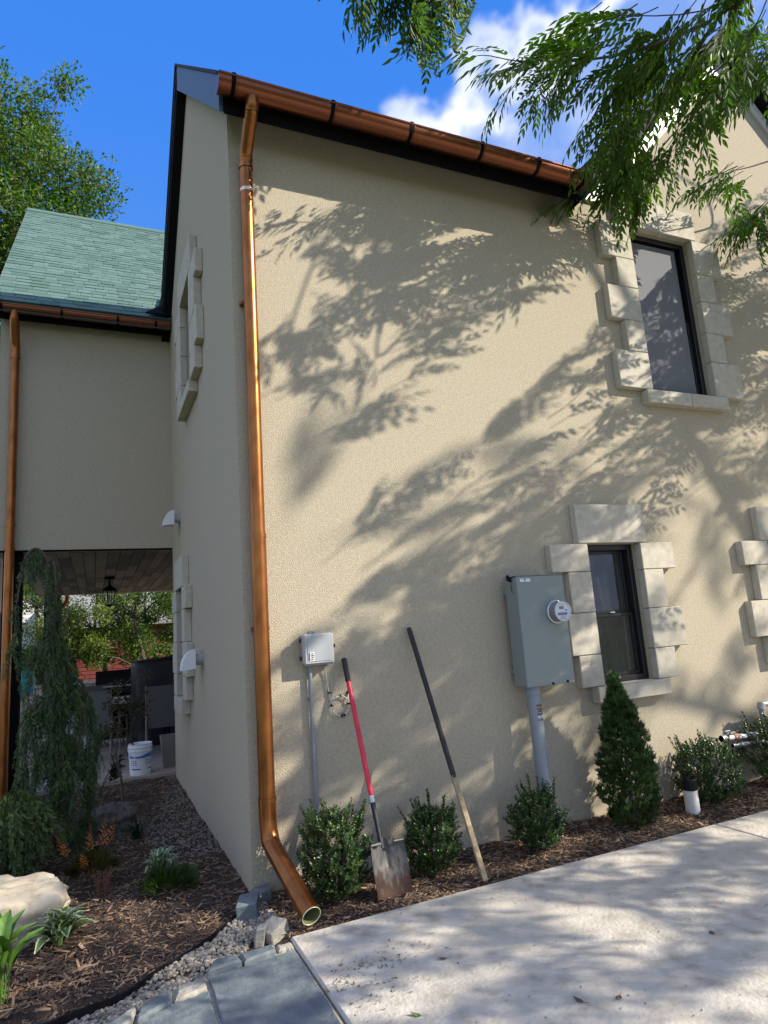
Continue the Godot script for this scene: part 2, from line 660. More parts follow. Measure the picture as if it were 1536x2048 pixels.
# points are (x, -z); edges are broken up a little and the rim is eased
func flat_stone(o: Array, y0: float, y1: float, bev: float) -> MB:
	var p := PackedVector2Array()
	for k in o.size():
		var a := Vector2(o[k][0], o[k][1])
		var b := Vector2(o[(k + 1) % o.size()][0], o[(k + 1) % o.size()][1])
		for j in 6:
			p.append(a.lerp(b, j / 6.0) + Vector2(rng.randf_range(-1, 1), rng.randf_range(-1, 1)) * 0.005)
	var mid := Vector2.ZERO
	for q in p:
		mid += q / p.size()
	var m := MB.new()
	m.xf = Transform3D(Basis(Vector3(1, 0, 0), Vector3(0, 0, -1), Vector3(0, 1, 0)), Vector3.ZERO)
	m.prism(p, y0, y1 - bev)
	var inner := PackedVector2Array()
	for q in p:
		inner.append(q + (mid - q).normalized() * bev)
	for k in p.size():
		var l := (k + 1) % p.size()
		m.quad(Vector3(p[k].x, p[k].y, y1 - bev), Vector3(p[l].x, p[l].y, y1 - bev), Vector3(inner[l].x, inner[l].y, y1), Vector3(inner[k].x, inner[k].y, y1))
	var t := Geometry2D.triangulate_polygon(inner)
	for k in range(0, t.size(), 3):
		var a := inner[t[k]]
		var b := inner[t[k + 1]]
		var d := inner[t[k + 2]]
		if (b - a).cross(d - a) < 0:
			var s := b
			b = d
			d = s
		m.tri(Vector3(a.x, a.y, y1), Vector3(b.x, b.y, y1), Vector3(d.x, d.y, y1))
	return m


# ---------------------------------------------------------------- house
# a wall sheet in local (u, v), outside towards +w, with openings [u0, u1, v0, v1]
func wall_with_openings(u0: float, u1: float, v0: float, v1: float, holes: Array, thick := 0.28) -> MB:
	var m := MB.new()
	var us := [u0, u1]
	var vs := [v0, v1]
	for h in holes:
		us.append_array([h[0], h[1]])
		vs.append_array([h[2], h[3]])
	us.sort()
	vs.sort()
	for i in us.size() - 1:
		for j in vs.size() - 1:
			var cu: float = (us[i] + us[i + 1]) / 2
			var cv: float = (vs[j] + vs[j + 1]) / 2
			var open := false
			for h in holes:
				if cu > h[0] and cu < h[1] and cv > h[2] and cv < h[3]:
					open = true
			if open or us[i + 1] - us[i] < 1e-5 or vs[j + 1] - vs[j] < 1e-5:
				continue
			var a := Vector3(us[i], vs[j], 0)
			var b := Vector3(us[i + 1], vs[j], 0)
			var c := Vector3(us[i + 1], vs[j + 1], 0)
			var d := Vector3(us[i], vs[j + 1], 0)
			var k := Vector3(0, 0, -thick)
			m.quad(a, b, c, d)
			m.quad(b + k, a + k, d + k, c + k)
	for h in holes:
		var a := Vector3(h[0], h[2], 0)
		var b := Vector3(h[1], h[2], 0)
		var c := Vector3(h[1], h[3], 0)
		var d := Vector3(h[0], h[3], 0)
		var k := Vector3(0, 0, -thick)
		m.quad(a, a + k, b + k, b)
		m.quad(b, b + k, c + k, c)
		m.quad(c, c + k, d + k, d)
		m.quad(d, d + k, a + k, a)
	return m


# stones: [name, u0, u1, v0, v1]; opening: [u0, u1, v0, v1]
func make_window(house: Node3D, label: String, xf: Transform3D, op: Array, stones: Array, sheer: bool) -> void:
	var w := Node3D.new()
	w.name = "window"
	house.add_child(w, true)
	w.transform = xf
	w.set_meta("label", label)
	for s in stones:
		var b := MB.new()
		var lift: float = 0.082 + rng.randf_range(-0.002, 0.002) + (0.02 if s[0] == "sill_stone" else 0.0)
		b.box(Vector3(s[1] + 0.0025, s[3] + 0.0025, 0.0), Vector3(s[2] - 0.0025, s[4] - 0.0025, lift), 0.006)
		part(w, s[0], b, M.stone)
	var f := MB.new()
	var t := 0.055
	var z0 := -0.15
	var z1 := -0.035
	f.box(Vector3(op[0], op[2], z0), Vector3(op[0] + t, op[3], z1), 0.004)
	f.box(Vector3(op[1] - t, op[2], z0), Vector3(op[1], op[3], z1), 0.004)
	f.box(Vector3(op[0] + t, op[3] - t, z0), Vector3(op[1] - t, op[3], z1), 0.004)
	f.box(Vector3(op[0] + t, op[2], z0), Vector3(op[1] - t, op[2] + t, z1), 0.004)
	part(w, "frame", f, M.black_frame)
	var mid: float = (op[2] + op[3]) / 2 - 0.01
	for k in 2:
		var lo: float = op[2] + t if k == 0 else mid
		var hi: float = mid if k == 0 else op[3] - t
		var s := MB.new()
		var d := 0.03
		var q := -0.075 if k == 0 else -0.105
		s.box(Vector3(op[0] + t, lo, q - 0.025), Vector3(op[0] + t + d, hi, q), 0.003)
		s.box(Vector3(op[1] - t - d, lo, q - 0.025), Vector3(op[1] - t, hi, q), 0.003)
		s.box(Vector3(op[0] + t + d, lo, q - 0.025), Vector3(op[1] - t - d, lo + d, q), 0.003)
		s.box(Vector3(op[0] + t + d, hi - d, q - 0.025), Vector3(op[1] - t - d, hi, q), 0.003)
		part(w, "sash", s, M.black_frame)
		var g := MB.new()
		g.box(Vector3(op[0] + t + d, lo + d, q - 0.016), Vector3(op[1] - t - d, hi - d, q - 0.011))
		part(w, "pane", g, M.glass)
	if sheer:
		var sc := MB.new()
		sc.box(Vector3(op[0] + t + 0.002, op[2] + t + 0.002, -0.066), Vector3(op[1] - t - 0.07, op[3] - t - 0.03, -0.0635))
		part(w, "insect_screen", sc, M.screen)
	else:
		var lk := MB.new()
		lk.box(Vector3((op[0] + op[1]) / 2 - 0.03, mid + 0.0, -0.075), Vector3((op[0] + op[1]) / 2 + 0.03, mid + 0.014, -0.055), 0.004)
		part(w, "sash_lock", lk, M.steel)
		# roller blind let down behind the panes
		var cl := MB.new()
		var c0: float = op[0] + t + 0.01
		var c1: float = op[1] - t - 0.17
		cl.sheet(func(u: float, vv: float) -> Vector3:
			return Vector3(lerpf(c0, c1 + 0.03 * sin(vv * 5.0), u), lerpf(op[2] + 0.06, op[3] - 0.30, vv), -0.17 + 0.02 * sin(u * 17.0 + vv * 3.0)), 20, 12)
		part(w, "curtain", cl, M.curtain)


func quoins(l: Array, r: Array, vs: Array, op: Array) -> Array:
	var s := []
	for k in 4:
		s.append(["quoin_stone", l[k], op[0], vs[k + 1], vs[k]])
		s.append(["quoin_stone", op[1], r[k], vs[k + 1], vs[k]])
	return s


func half_round(m: MB, x0: float, x1: float, r: float) -> void:
	# trough open upwards, along x, centre line at the local origin
	var segs := 14
	for side in [1.0, -1.0]:
		var rr: float = r if side > 0 else r - 0.004
		var first := m.v.size()
		for i in 2:
			for j in segs + 1:
				var a := PI * j / segs
				var nn: Vector3 = Vector3(0, -sin(a), cos(a)) * side
				m.vert(Vector3(x0 if i == 0 else x1, -sin(a) * rr, cos(a) * rr), nn)
		for j in segs:
			var a := first + j
			var b := first + segs + 1 + j
			if side > 0:
				m.ix.append_array(PackedInt32Array([a, b, b + 1, a, b + 1, a + 1]))
			else:
				m.ix.append_array(PackedInt32Array([a, b + 1, b, a, a + 1, b + 1]))
	# rolled front bead and back lip
	m.tube(PackedVector3Array([Vector3(x0, 0.002, r), Vector3(x1, 0.002, r)]), 0.010, 8)
	m.box(Vector3(x0, -0.002, -r - 0.002), Vector3(x1, 0.02, -r + 0.002))
	# end caps
	for x in [x0, x1]:
		for j in segs:
			var a0 := PI * j / segs
			var a1 := PI * (j + 1) / segs
			m.tri(Vector3(x, 0, 0), Vector3(x, -sin(a0) * r, cos(a0) * r), Vector3(x, -sin(a1) * r, cos(a1) * r))


func make_gutter(parent: Node3D, label: String, at: Vector3, x0: float, x1: float, r: float, straps: Array) -> void:
	var g := MB.new()
	half_round(g, x0, x1, r)
	var o := part(parent, "gutter", g, M.gutter_copper, Transform3D(Basis(), at))
	o.set_meta("label", label)
	for x in straps:
		var b := MB.new()
		var pts := PackedVector3Array()
		for j in 13:
			var a := PI * j / 12.0
			pts.append(Vector3(x, -sin(a) * (r + 0.006), cos(a) * (r + 0.006)))
		for j in 12:
			var p := pts[j]
			var q := pts[j + 1]
			var e := Vector3(0.016, 0, 0)
			b.quad(p - e, p + e, q + e, q - e)
			b.quad(p - e, q - e, q - e * 0.99 + (-q.normalized() * 0.005 if false else Vector3.ZERO), p - e * 0.99)
		b.box(Vector3(x - 0.016, 0.004, -r - 0.008), Vector3(x + 0.016, 0.018, r + 0.012), 0.003)
		b.box(Vector3(x - 0.02, -0.13, -r - 0.02), Vector3(x + 0.02, 0.02, -r - 0.008), 0.002)
		part(o, "strap", b, M.black_paint)
		var se := MB.new()
		var sp := PackedVector3Array()
		for j in 13:
			var a := PI * j / 12.0
			sp.append(Vector3(x + 0.03, -sin(a) * (r + 0.0015), cos(a) * (r + 0.0015)))
		se.tube(sp, 0.0035, 5)
		part(o, "seam", se, M.gutter_copper)


func smooth_path(ctrl: Array, per := 6) -> PackedVector3Array:
	var c := Curve3D.new()
	for k in ctrl.size():
		var t := Vector3.ZERO
		if k > 0 and k < ctrl.size() - 1:
			var a: Vector3 = ctrl[k] - ctrl[k - 1]
			var b: Vector3 = ctrl[k + 1] - ctrl[k]
			t = (a.normalized() + b.normalized()).normalized() * minf(a.length(), b.length()) * 0.33
		c.add_point(ctrl[k], -t, t)
	var out := PackedVector3Array()
	for k in ctrl.size() - 1:
		for j in per:
			out.append(c.sample(k, float(j) / per))
	out.append(ctrl[ctrl.size() - 1])
	return out


func ring(parent: Node, called: String, at: Vector3, dir: Vector3, r: float, length: float, mat: Material) -> void:
	var m := MB.new()
	var d := dir.normalized()
	m.tube(PackedVector3Array([at - d * length / 2, at - d * length * 0.3, at + d * length * 0.3, at + d * length / 2]), [r * 0.985, r, r, r * 0.985], 20)
	part(parent, called, m, mat)


func make_house() -> void:
	var scr := flat(0.27, 0.275, 0.29, 0.9)
	scr.albedo_texture = ramp_tex(noise(0.2, 2, 91), [[0.0, 0.5, 0.5, 0.52], [1.0, 1.0, 1.0, 1.0]], 256)
	scr.uv1_triplanar = true
	scr.uv1_scale = Vector3.ONE * 3.0
	scr.transparency = BaseMaterial3D.TRANSPARENCY_ALPHA
	scr.albedo_color.a = 0.84
	M.screen = scr
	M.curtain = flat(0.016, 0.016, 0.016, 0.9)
	var h := thing("house", "tan stucco two storey house with copper gutter and stone framed windows", "house")
	var up_op := [4.325, 5.255, 3.95, 5.835]
	var lo_op := [3.19, 3.83, 1.055, 2.34]
	var ri_op := [5.66, 6.30, 1.055, 2.34]
	var fw := wall_with_openings(0.0, 9.1, -0.3, 6.07, [up_op, lo_op, ri_op])
	# the right gable over the front wall
	fw.tri(Vector3(3.78, 6.07, 0), Vector3(9.1, 6.07, 0), Vector3(6.44, 8.74, 0))
	fw.tri(Vector3(9.1, 6.07, -0.28), Vector3(3.78, 6.07, -0.28), Vector3(6.44, 8.74, -0.28))
	part(h, "wall", fw, M.stucco)
	var gx := Transform3D(Basis(Vector3(0, 0, 1), Vector3(0, 1, 0), Vector3(-1, 0, 0)), Vector3.ZERO)
	var gu_op := [-2.745, -1.97, 4.44, 5.68]
	var gl_op := [-3.61, -3.04, 1.08, 2.335]
	var gw := wall_with_openings(-4.65, 0.0, -0.3, 6.07, [gu_op, gl_op])
	gw.tri(Vector3(-4.65, 6.07, 0), Vector3(0, 6.07, 0), Vector3(-2.34, 8.32, 0))
	gw.tri(Vector3(0, 6.07, -0.28), Vector3(-4.65, 6.07, -0.28), Vector3(-2.34, 8.32, -0.28))
	part(h, "wall", gw, M.stucco, gx)
	var rw := MB.new()
	rw.box(Vector3(0.002, -0.3, -4.65), Vector3(9.1, 6.07, -4.37))
	rw.box(Vector3(8.82, -0.3, -4.37), Vector3(9.098, 6.07, -0.28))
	part(h, "wall", rw, M.stucco)
	var fl := MB.new()
	fl.box(Vector3(0.28, -0.3, -4.37), Vector3(8.82, 0.05, -0.28))
	fl.box(Vector3(0.28, 3.0, -4.37), Vector3(8.82, 3.2, -0.28))
	part(h, "floor", fl, M.room_dark)

	var flat_front := Transform3D.IDENTITY
	# upper front window
	var vs := [5.835, 5.42, 5.08, 4.70, 4.35, 3.94]
	var st := []
	var lft := [3.885, 4.06, 3.885, 4.062, 3.88]
	var rgt := [5.68, 5.525, 5.70, 5.525, 5.70]
	for k in 5:
		st.append(["quoin_stone", lft[k], up_op[0], vs[k + 1], vs[k]])
		st.append(["quoin_stone", up_op[1], rgt[k], vs[k + 1], vs[k]])
	st.append(["lintel_stone", 4.20, 4.775, 5.835, 6.19])
	st.append(["lintel_stone", 4.775, 5.345, 5.835, 6.19])
	st.append(["sill_stone", 4.21, 4.84, 3.79, 3.94])
	st.append(["sill_stone", 4.84, 5.405, 3.79, 3.94])
	make_window(h, "large upper front window with grey insect screen and stone surround", flat_front, up_op, st, true)
	# lower front windows
	var lv := [2.34, 2.08, 1.71, 1.335, 1.055]
	st = quoins([2.75, 2.925, 2.866, 2.93], [4.256, 4.088, 4.268, 4.088], lv, lo_op)
	st.append(["lintel_stone", 3.083, 3.925, 2.34, 2.715])
	st.append(["sill_stone", 3.085, 3.95, 0.91, 1.055])
	make_window(h, "small dark lower front window behind the conical evergreen", flat_front, lo_op, st, false)
	st = quoins([5.242, 5.41, 5.24, 5.41], [6.72, 6.55, 6.72, 6.55], lv, ri_op)
	st.append(["lintel_stone", 5.555, 6.405, 2.34, 2.715])
	st.append(["sill_stone", 5.555, 6.405, 0.91, 1.055])
	make_window(h, "lower front window beside the gas pipes, cut by the right picture edge", flat_front, ri_op, st, false)
	# gable windows
	var gv := [5.68, 5.415, 5.05, 4.685, 4.44]
	st = quoins([-3.28, -3.15, -3.27, -3.13], [-1.435, -1.56, -1.445, -1.60], gv, gu_op)
	st.append(["lintel_stone", -2.93, -1.81, 5.68, 6.06])
	st.append(["sill_stone", -2.98, -1.94, 4.31, 4.44])
	make_window(h, "upper side window in the shaded gable wall", gx, gu_op, st, false)
	var gv2 := [2.335, 2.075, 1.71, 1.335, 1.08]
	st = quoins([-4.05, -3.93, -4.03, -3.92], [-2.70, -2.80, -2.63, -2.76], gv2, gl_op)
	st.append(["lintel_stone", -3.72, -2.945, 2.335, 2.70])
	st.append(["sill_stone", -3.74, -3.01, 0.915, 1.08])
	make_window(h, "lower side window beside the white vent hoods", gx, gl_op, st, false)

	# left roof: ridge along x
	var rx := Basis(Vector3(0, 0, -1), Vector3(0, 1, 0), Vector3(1, 0, 0))
	var roof := MB.new()
	roof.xf = Transform3D(rx, Vector3.ZERO)
	roof.prism(PackedVector2Array([Vector2(0, 6.07), Vector2(2.34, 8.32), Vector2(4.95, 5.81), Vector2(4.95, 6.14), Vector2(2.34, 8.65), Vector2(0, 6.40)]), -0.078, 3.46)
	roof.prism(PackedVector2Array([Vector2(0.3, 6.358), Vector2(2.34, 8.32), Vector2(4.95, 5.81), Vector2(4.95, 6.14), Vector2(2.34, 8.65), Vector2(0.3, 6.688)]), 3.461, 6.4)
	roof.prism(PackedVector2Array([Vector2(-0.26, 5.82), Vector2(0, 6.07), Vector2(0, 6.40), Vector2(-0.26, 6.15)]), -0.078, 3.46)
	var r1 := part(h, "roof", roof, M.dark_trim)
	var sh := MB.new()
	sh.xf = Transform3D(rx, Vector3.ZERO)
	sh.prism(PackedVector2Array([Vector2(-0.30, 6.115), Vector2(2.34, 8.653), Vector2(5.0, 6.095), Vector2(5.0, 6.125), Vector2(2.34, 8.69), Vector2(-0.30, 6.15)]), -0.135, 3.47)
	part(r1, "shingle_layer", sh, M.dark_shingle)
	var rk := MB.new()
	rk.xf = Transform3D(rx, Vector3.ZERO)
	rk.prism(PackedVector2Array([Vector2(-0.262, 5.815), Vector2(2.338, 8.316), Vector2(2.338, 8.648), Vector2(-0.262, 6.147)]), -0.112, -0.08)
	part(h, "rake_board", rk, M.slate_paint).set_meta("label", "blue grey front rake board at the roof corner")  # front board is paler and bluer than the rear one
	var rk2 := MB.new()
	rk2.xf = Transform3D(rx, Vector3.ZERO)
	rk2.prism(PackedVector2Array([Vector2(2.342, 8.316), Vector2(4.95, 5.805), Vector2(4.95, 6.137), Vector2(2.342, 8.648)]), -0.112, -0.08)
	rk2.prism(PackedVector2Array([Vector2(2.342, 8.43), Vector2(4.95, 5.92), Vector2(4.95, 6.10), Vector2(2.342, 8.61)]), -0.124, -0.1125)
	part(h, "rake_board", rk2, M.dark_trim).set_meta("label", "near black rear rake board")
	var fa := MB.new()
	fa.box(Vector3(-0.078, 5.80, 0.262), Vector3(3.46, 6.12, 0.282), 0.003)
	part(h, "fascia", fa, M.black_paint)
	# right gable roof
	var rg := MB.new()
	rg.prism(PackedVector2Array([Vector2(3.55, 5.86), Vector2(6.44, 8.765), Vector2(9.35, 5.86), Vector2(9.35, 6.13), Vector2(6.44, 9.03), Vector2(3.55, 6.13)]), -7.5, 0.20)
	var r2 := part(h, "roof", rg, M.dark_trim)
	var sh2 := MB.new()
	sh2.prism(PackedVector2Array([Vector2(3.50, 6.10), Vector2(6.44, 9.034), Vector2(9.40, 6.10), Vector2(9.40, 6.14), Vector2(6.44, 9.075), Vector2(3.50, 6.14)]), -7.55, 0.24)
	part(r2, "shingle_layer", sh2, M.dark_shingle)
	var fz := MB.new()
	fz.prism(PackedVector2Array([Vector2(3.99, 6.07), Vector2(6.44, 8.52), Vector2(8.89, 6.07), Vector2(9.09, 6.07), Vector2(6.44, 8.735), Vector2(3.79, 6.07)]), 0.002, 0.035)
	part(h, "frieze_board", fz, M.frieze)
	var vent := MB.new()
	vent.lathe([Vector2(0.035, 0), Vector2(0.035, 0.42), Vector2(0.03, 0.43), Vector2(0.03, 0.30)], 12)
	part(r1, "vent_pipe", vent, M.white, Transform3D(Basis(), Vector3(3.62, 7.45, -1.45)))

	make_gutter(h, "long copper half round gutter along the front eave", Vector3(0, 5.975, 0.38), -0.145, 3.46, 0.095, [-0.03, 0.78, 1.5, 2.22, 2.85, 3.40])
	# front downspout
	var ds := Node3D.new()
	ds.name = "downspout"
	h.add_child(ds, true)
	ds.set_meta("label", "tall shiny copper downspout at the house corner")
	var r := 0.053
	var upper := MB.new()
	upper.tube(smooth_path([Vector3(0.125, 5.92, 0.38), Vector3(0.125, 5.83, 0.375), Vector3(0.125, 5.72, 0.24), Vector3(0.125, 5.60, 0.105), Vector3(0.125, 5.50, 0.085)], 7), r, 24)
	part(ds, "offset_elbow", upper, M.copper)
	var pipe := MB.new()
	pipe.tube(PackedVector3Array([Vector3(0.125, 5.52, 0.085), Vector3(0.12, 4.0, 0.085), Vector3(0.112, 2.42, 0.085)]), r - 0.001, 24)
	part(ds, "upper_pipe", pipe, M.copper)
	var pipe2 := MB.new()
	pipe2.tube(PackedVector3Array([Vector3(0.112, 2.46, 0.085), Vector3(0.107, 1.5, 0.087), Vector3(0.104, 0.42, 0.09)]), r + 0.003, 24)
	part(ds, "lower_pipe", pipe2, M.copper)
	var kick := MB.new()
	var kp := smooth_path([Vector3(0.104, 0.62, 0.09), Vector3(0.104, 0.46, 0.09), Vector3(0.108, 0.34, 0.13), Vector3(0.135, 0.235, 0.36), Vector3(0.188, 0.068, 0.745)], 8)
	kick.tube(kp, r + 0.006, 24, false)
	part(ds, "outlet_elbow", kick, M.copper)
	var dirn := (kp[kp.size() - 1] - kp[kp.size() - 4]).normalized()
	var endp := kp[kp.size() - 1]
	var ins := MB.new()
	ins.tube(PackedVector3Array([endp - dirn * 0.30, endp - dirn * 0.001]), r + 0.0025, 24, false)
	ins.tube(PackedVector3Array([endp - dirn * 0.30, endp - dirn * 0.295]), r + 0.002, 24, true)
	part(ds, "outlet_lining", ins, M.copper_inside)
	var rim := MB.new()
	var side := dirn.cross(Vector3.UP).normalized()
	var upv := side.cross(dirn)
	var rp := PackedVector3Array()
	for j in 33:
		rp.append(endp + (side * cos(TAU * j / 32.0) + upv * sin(TAU * j / 32.0)) * (r + 0.0045))
	rim.tube(rp, 0.0028, 6, false)
	part(ds, "outlet_rim", rim, M.rim)
	for y in [5.50, 2.44]:
		ring(ds, "collar", Vector3(lerpf(0.104, 0.125, (y - 0.4) / 5.1), y, 0.085), Vector3.UP, r + 0.0055, 0.035, M.copper)
	ring(ds, "collar", Vector3(0.104, 0.60, 0.09), Vector3.UP, r + 0.009, 0.03, M.copper)
	ring(ds, "solder_joint", Vector3(0.125, 5.28, 0.085), Vector3.UP, r + 0.003, 0.03, M.solder)
	for q in [[5.86, 0.38, 0.1], [5.80, 0.365, 0.5], [5.775, 0.335, 0.9], [5.56, 0.095, 0.35], [5.585, 0.10, 0.6]]:
		ring(ds, "elbow_crimp", Vector3(0.125, q[0], q[1]), Vector3(0, 1, q[2]), r + 0.0025, 0.014, M.copper)
	for k in 5:
		var q := kp[13 + k * 1]
		ring(ds, "elbow_crimp", q, kp[14 + k] - kp[12 + k], r + 0.0085, 0.012, M.copper)
	for y in [4.3, 1.75]:
		var b := MB.new()
		b.box(Vector3(0.05, y, 0.0), Vector3(0.18, y + 0.03, 0.05), 0.003)
		part(ds, "wall_strap", b, M.copper)
	# vent hoods on the gable wall
	for q in [[3.27, -3.75, "upper white plastic vent hood high on the gable wall"], [1.53, -2.06, "lower white plastic vent hood by the side window"]]:
		var vh := Node3D.new()
		vh.name = "vent_hood"
		h.add_child(vh, true)
		vh.position = Vector3(0, q[0], q[1])
		vh.set_meta("label", q[2])
		var stub := MB.new()
		stub.tube(PackedVector3Array([Vector3(0.0, 0.0, 0), Vector3(-0.085, 0.0, 0)]), 0.055, 18)
		part(vh, "duct", stub, M.grey_plastic)
		var hood := MB.new()
		hood.xf = Transform3D(Basis(Vector3(-1, 0, 0), Vector3(0, 1, 0), Vector3(0, 0, -1)), Vector3(-0.075, 0, 0))
		var o := PackedVector2Array([Vector2(0, -0.085), Vector2(0.135, -0.10)])
		for j in 8:
			var a := (j + 1) / 8.0 * PI / 2
			o.append(Vector2(0.135 * cos(a), -0.10 + 0.20 * sin(a)))
		hood.prism(o, -0.085, 0.085)
		part(vh, "hood", hood, M.white)


# ---------------------------------------------------------------- breezeway
func make_breezeway() -> void:
	var b := thing("breezeway", "covered breezeway wing with green shingle roof and plank ceiling", "building")
	var z0 := -4.652
	var z1 := -12.6
	var x0 := -2.17
	var x1 := 4.2
	var w := MB.new()
	w.box(Vector3(x0, 3.02, z0 - 0.25), Vector3(0.30, 6.19, z0))
	part(b, "wall", w, M.stucco)
	var w2 := MB.new()
	w2.box(Vector3(x0 + 0.001, 3.02, z1), Vector3(x0 + 0.25, 6.19, z0 - 0.251))
	w2.box(Vector3(x0 + 0.251, 3.02, z1), Vector3(x1, 6.19, z1 + 0.25))
	part(b, "wall", w2, M.stucco)
	var gb := MB.new()
	gb.xf = Transform3D(Basis(Vector3(0, 0, -1), Vector3(0, 1, 0), Vector3(1, 0, 0)), Vector3.ZERO)
	gb.prism(PackedVector2Array([Vector2(4.7, 6.192), Vector2(12.1, 6.192), Vector2(8.4, 9.85)]), x0 + 0.02, x0 + 0.24)
	part(b, "gable_wall", gb, M.stucco)
	var trim := MB.new()
	trim.box(Vector3(x0 - 0.002, 3.0, z0 - 0.06), Vector3(-0.004, 3.018, z0 + 0.003))
	part(b, "ceiling_trim", trim, M.black_paint)
	# plank ceiling, boards running away from the front
	var backing := MB.new()
	backing.box(Vector3(x0 + 0.02, 3.05, z1 + 0.02), Vector3(x1, 3.10, z0 - 0.06))
	var ceil := part(b, "ceiling", backing, M.black_paint)
	var woods := []
	var ng := noise(0.02, 4, 81)
	for k in 5:
		var t := ramp_tex(noise(0.02, 4, 81 + k), [[0.0, 0.03, 0.022, 0.015], [0.45, 0.10 + 0.04 * k, 0.075 + 0.03 * k, 0.05 + 0.02 * k], [1.0, 0.25 + 0.06 * k, 0.19 + 0.045 * k, 0.125 + 0.03 * k]], 256)
		var m := tri_mat(t, null, 1.0, 0.75)
		m.uv1_scale = Vector3(5.0, 5.0, 2.6)
		m.uv1_offset = Vector3(k * 0.37, 0, k * 0.21)
		woods.append(m)
	var pw := 0.165
	var lens := [0.75, 0.9, 1.2, 1.05]
	var shared := {}
	var x := x0 + 0.03
	var col := 0
	var shown := 0
	while x < 2.4:
		var z := z0 - 0.06
		var first := true
		while z > z1 + 0.1:
			var li := rng.randi() % 4
			var ln: float = lens[li] * (0.35 + 0.5 * rng.randf() if first else 1.0)
			first = false
			ln = minf(ln, z - z1 - 0.02)
			var m := MB.new()
			var drop := rng.randf_range(0.0, 0.006)
			m.box(Vector3(0.004, 3.022 - drop + 0.006, -ln + 0.004), Vector3(pw - 0.004, 3.048, -0.004), 0.003)
			part(ceil, "plank", m, woods[rng.randi() % 5], Transform3D(Basis(), Vector3(x, 0, z)))
			z -= ln
		x += pw
		col += 1
	# posts
	for p in [[-1.96, -4.85], [-1.96, -12.45], [3.9, -12.45]]:
		var m := MB.new()
		m.box(Vector3(p[0] - 0.11, 0.02, p[1] - 0.11), Vector3(p[0] + 0.11, 3.02, p[1] + 0.11), 0.008)
		m.box(Vector3(p[0] - 0.14, 0.02, p[1] - 0.14), Vector3(p[0] + 0.14, 0.16, p[1] + 0.14), 0.006)
		part(b, "post", m, M.black_paint)
	# eave: soffit, fascia, gutter
	var fa := MB.new()
	fa.box(Vector3(-2.2, 6.10, z0 + 0.16), Vector3(-0.06, 6.28, z0 + 0.20), 0.004)
	fa.box(Vector3(-2.2, 6.19, z0 + 0.001), Vector3(-0.06, 6.21, z0 + 0.159))
	part(b, "fascia", fa, M.black_paint)
	make_gutter(b, "short copper gutter under the green roof", Vector3(0, 6.22, -4.35), -2.2, -0.035, 0.082, [-2.13, -1.42, -0.72, -0.22])
	var ds := Node3D.new()
	ds.name = "downspout"
	b.add_child(ds, true)
	ds.set_meta("label", "copper downspout at the left picture edge")
	var d1 := MB.new()
	d1.tube(smooth_path([Vector3(-1.98, 6.17, -4.35), Vector3(-1.98, 6.06, -4.36), Vector3(-1.98, 5.9, -4.46), Vector3(-1.98, 5.76, -4.55), Vector3(-1.98, 5.6, -4.57)], 6), 0.056, 20)
	part(ds, "offset_elbow", d1, M.copper)
	var d2 := MB.new()
	d2.tube(PackedVector3Array([Vector3(-1.98, 5.62, -4.57), Vector3(-1.98, 3.0, -4.57)]), 0.052, 20)
	part(ds, "upper_pipe", d2, M.copper)
	var d3 := MB.new()
	d3.tube(PackedVector3Array([Vector3(-1.98, 3.05, -4.57), Vector3(-1.98, 0.0, -4.57)]), 0.055, 20)
	part(ds, "lower_pipe", d3, M.copper)
	for y in [5.6, 3.33, 3.03]:
		ring(ds, "collar", Vector3(-1.98, y, -4.57), Vector3.UP, 0.060, 0.04, M.copper)
	# rear gutter's outlet elbow, seen beyond the ceiling
	var el := MB.new()
	el.tube(smooth_path([Vector3(-1.62, 3.16, -12.9), Vector3(-1.62, 2.95, -12.9), Vector3(-1.70, 2.78, -12.85), Vector3(-1.86, 2.66, -12.75), Vector3(-1.9, 2.4, -12.72)], 6), 0.05, 14)
	part(ds, "rear_elbow", el, M.copper)
	# roof deck with single shingles on the side in view
	var deck := MB.new()
	deck.xf = Transform3D(Basis(Vector3(0, 0, -1), Vector3(0, 1, 0), Vector3(1, 0, 0)), Vector3.ZERO)
	deck.prism(PackedVector2Array([Vector2(4.30, 6.13), Vector2(8.25, 10.08), Vector2(12.9, 5.43), Vector2(12.9, 5.57), Vector2(8.25, 10.22), Vector2(4.30, 6.27)]), -2.22, 5.0)
	var roof := part(b, "roof", deck, M.green_deck)
	var mats := []
	var gt := ramp_tex(noise(0.22, 2, 95), [[0.0, 0.62, 0.62, 0.62], [1.0, 1.0, 1.0, 1.0]], 256)
	for t in [[0.120, 0.205, 0.160], [0.135, 0.225, 0.18], [0.15, 0.24, 0.197], [0.110, 0.19, 0.148], [0.16, 0.25, 0.205]]:
		var m := flat(t[0] * 0.82, t[1] * 0.88, t[2] * 0.93, 0.95)
		m.albedo_texture = gt
		m.uv1_triplanar = true
		m.uv1_world_triplanar = true
		m.uv1_scale = Vector3.ONE * 4.0
		mats.append(m)
	var expo := 0.143
	var rows := 39
	var meshes := []
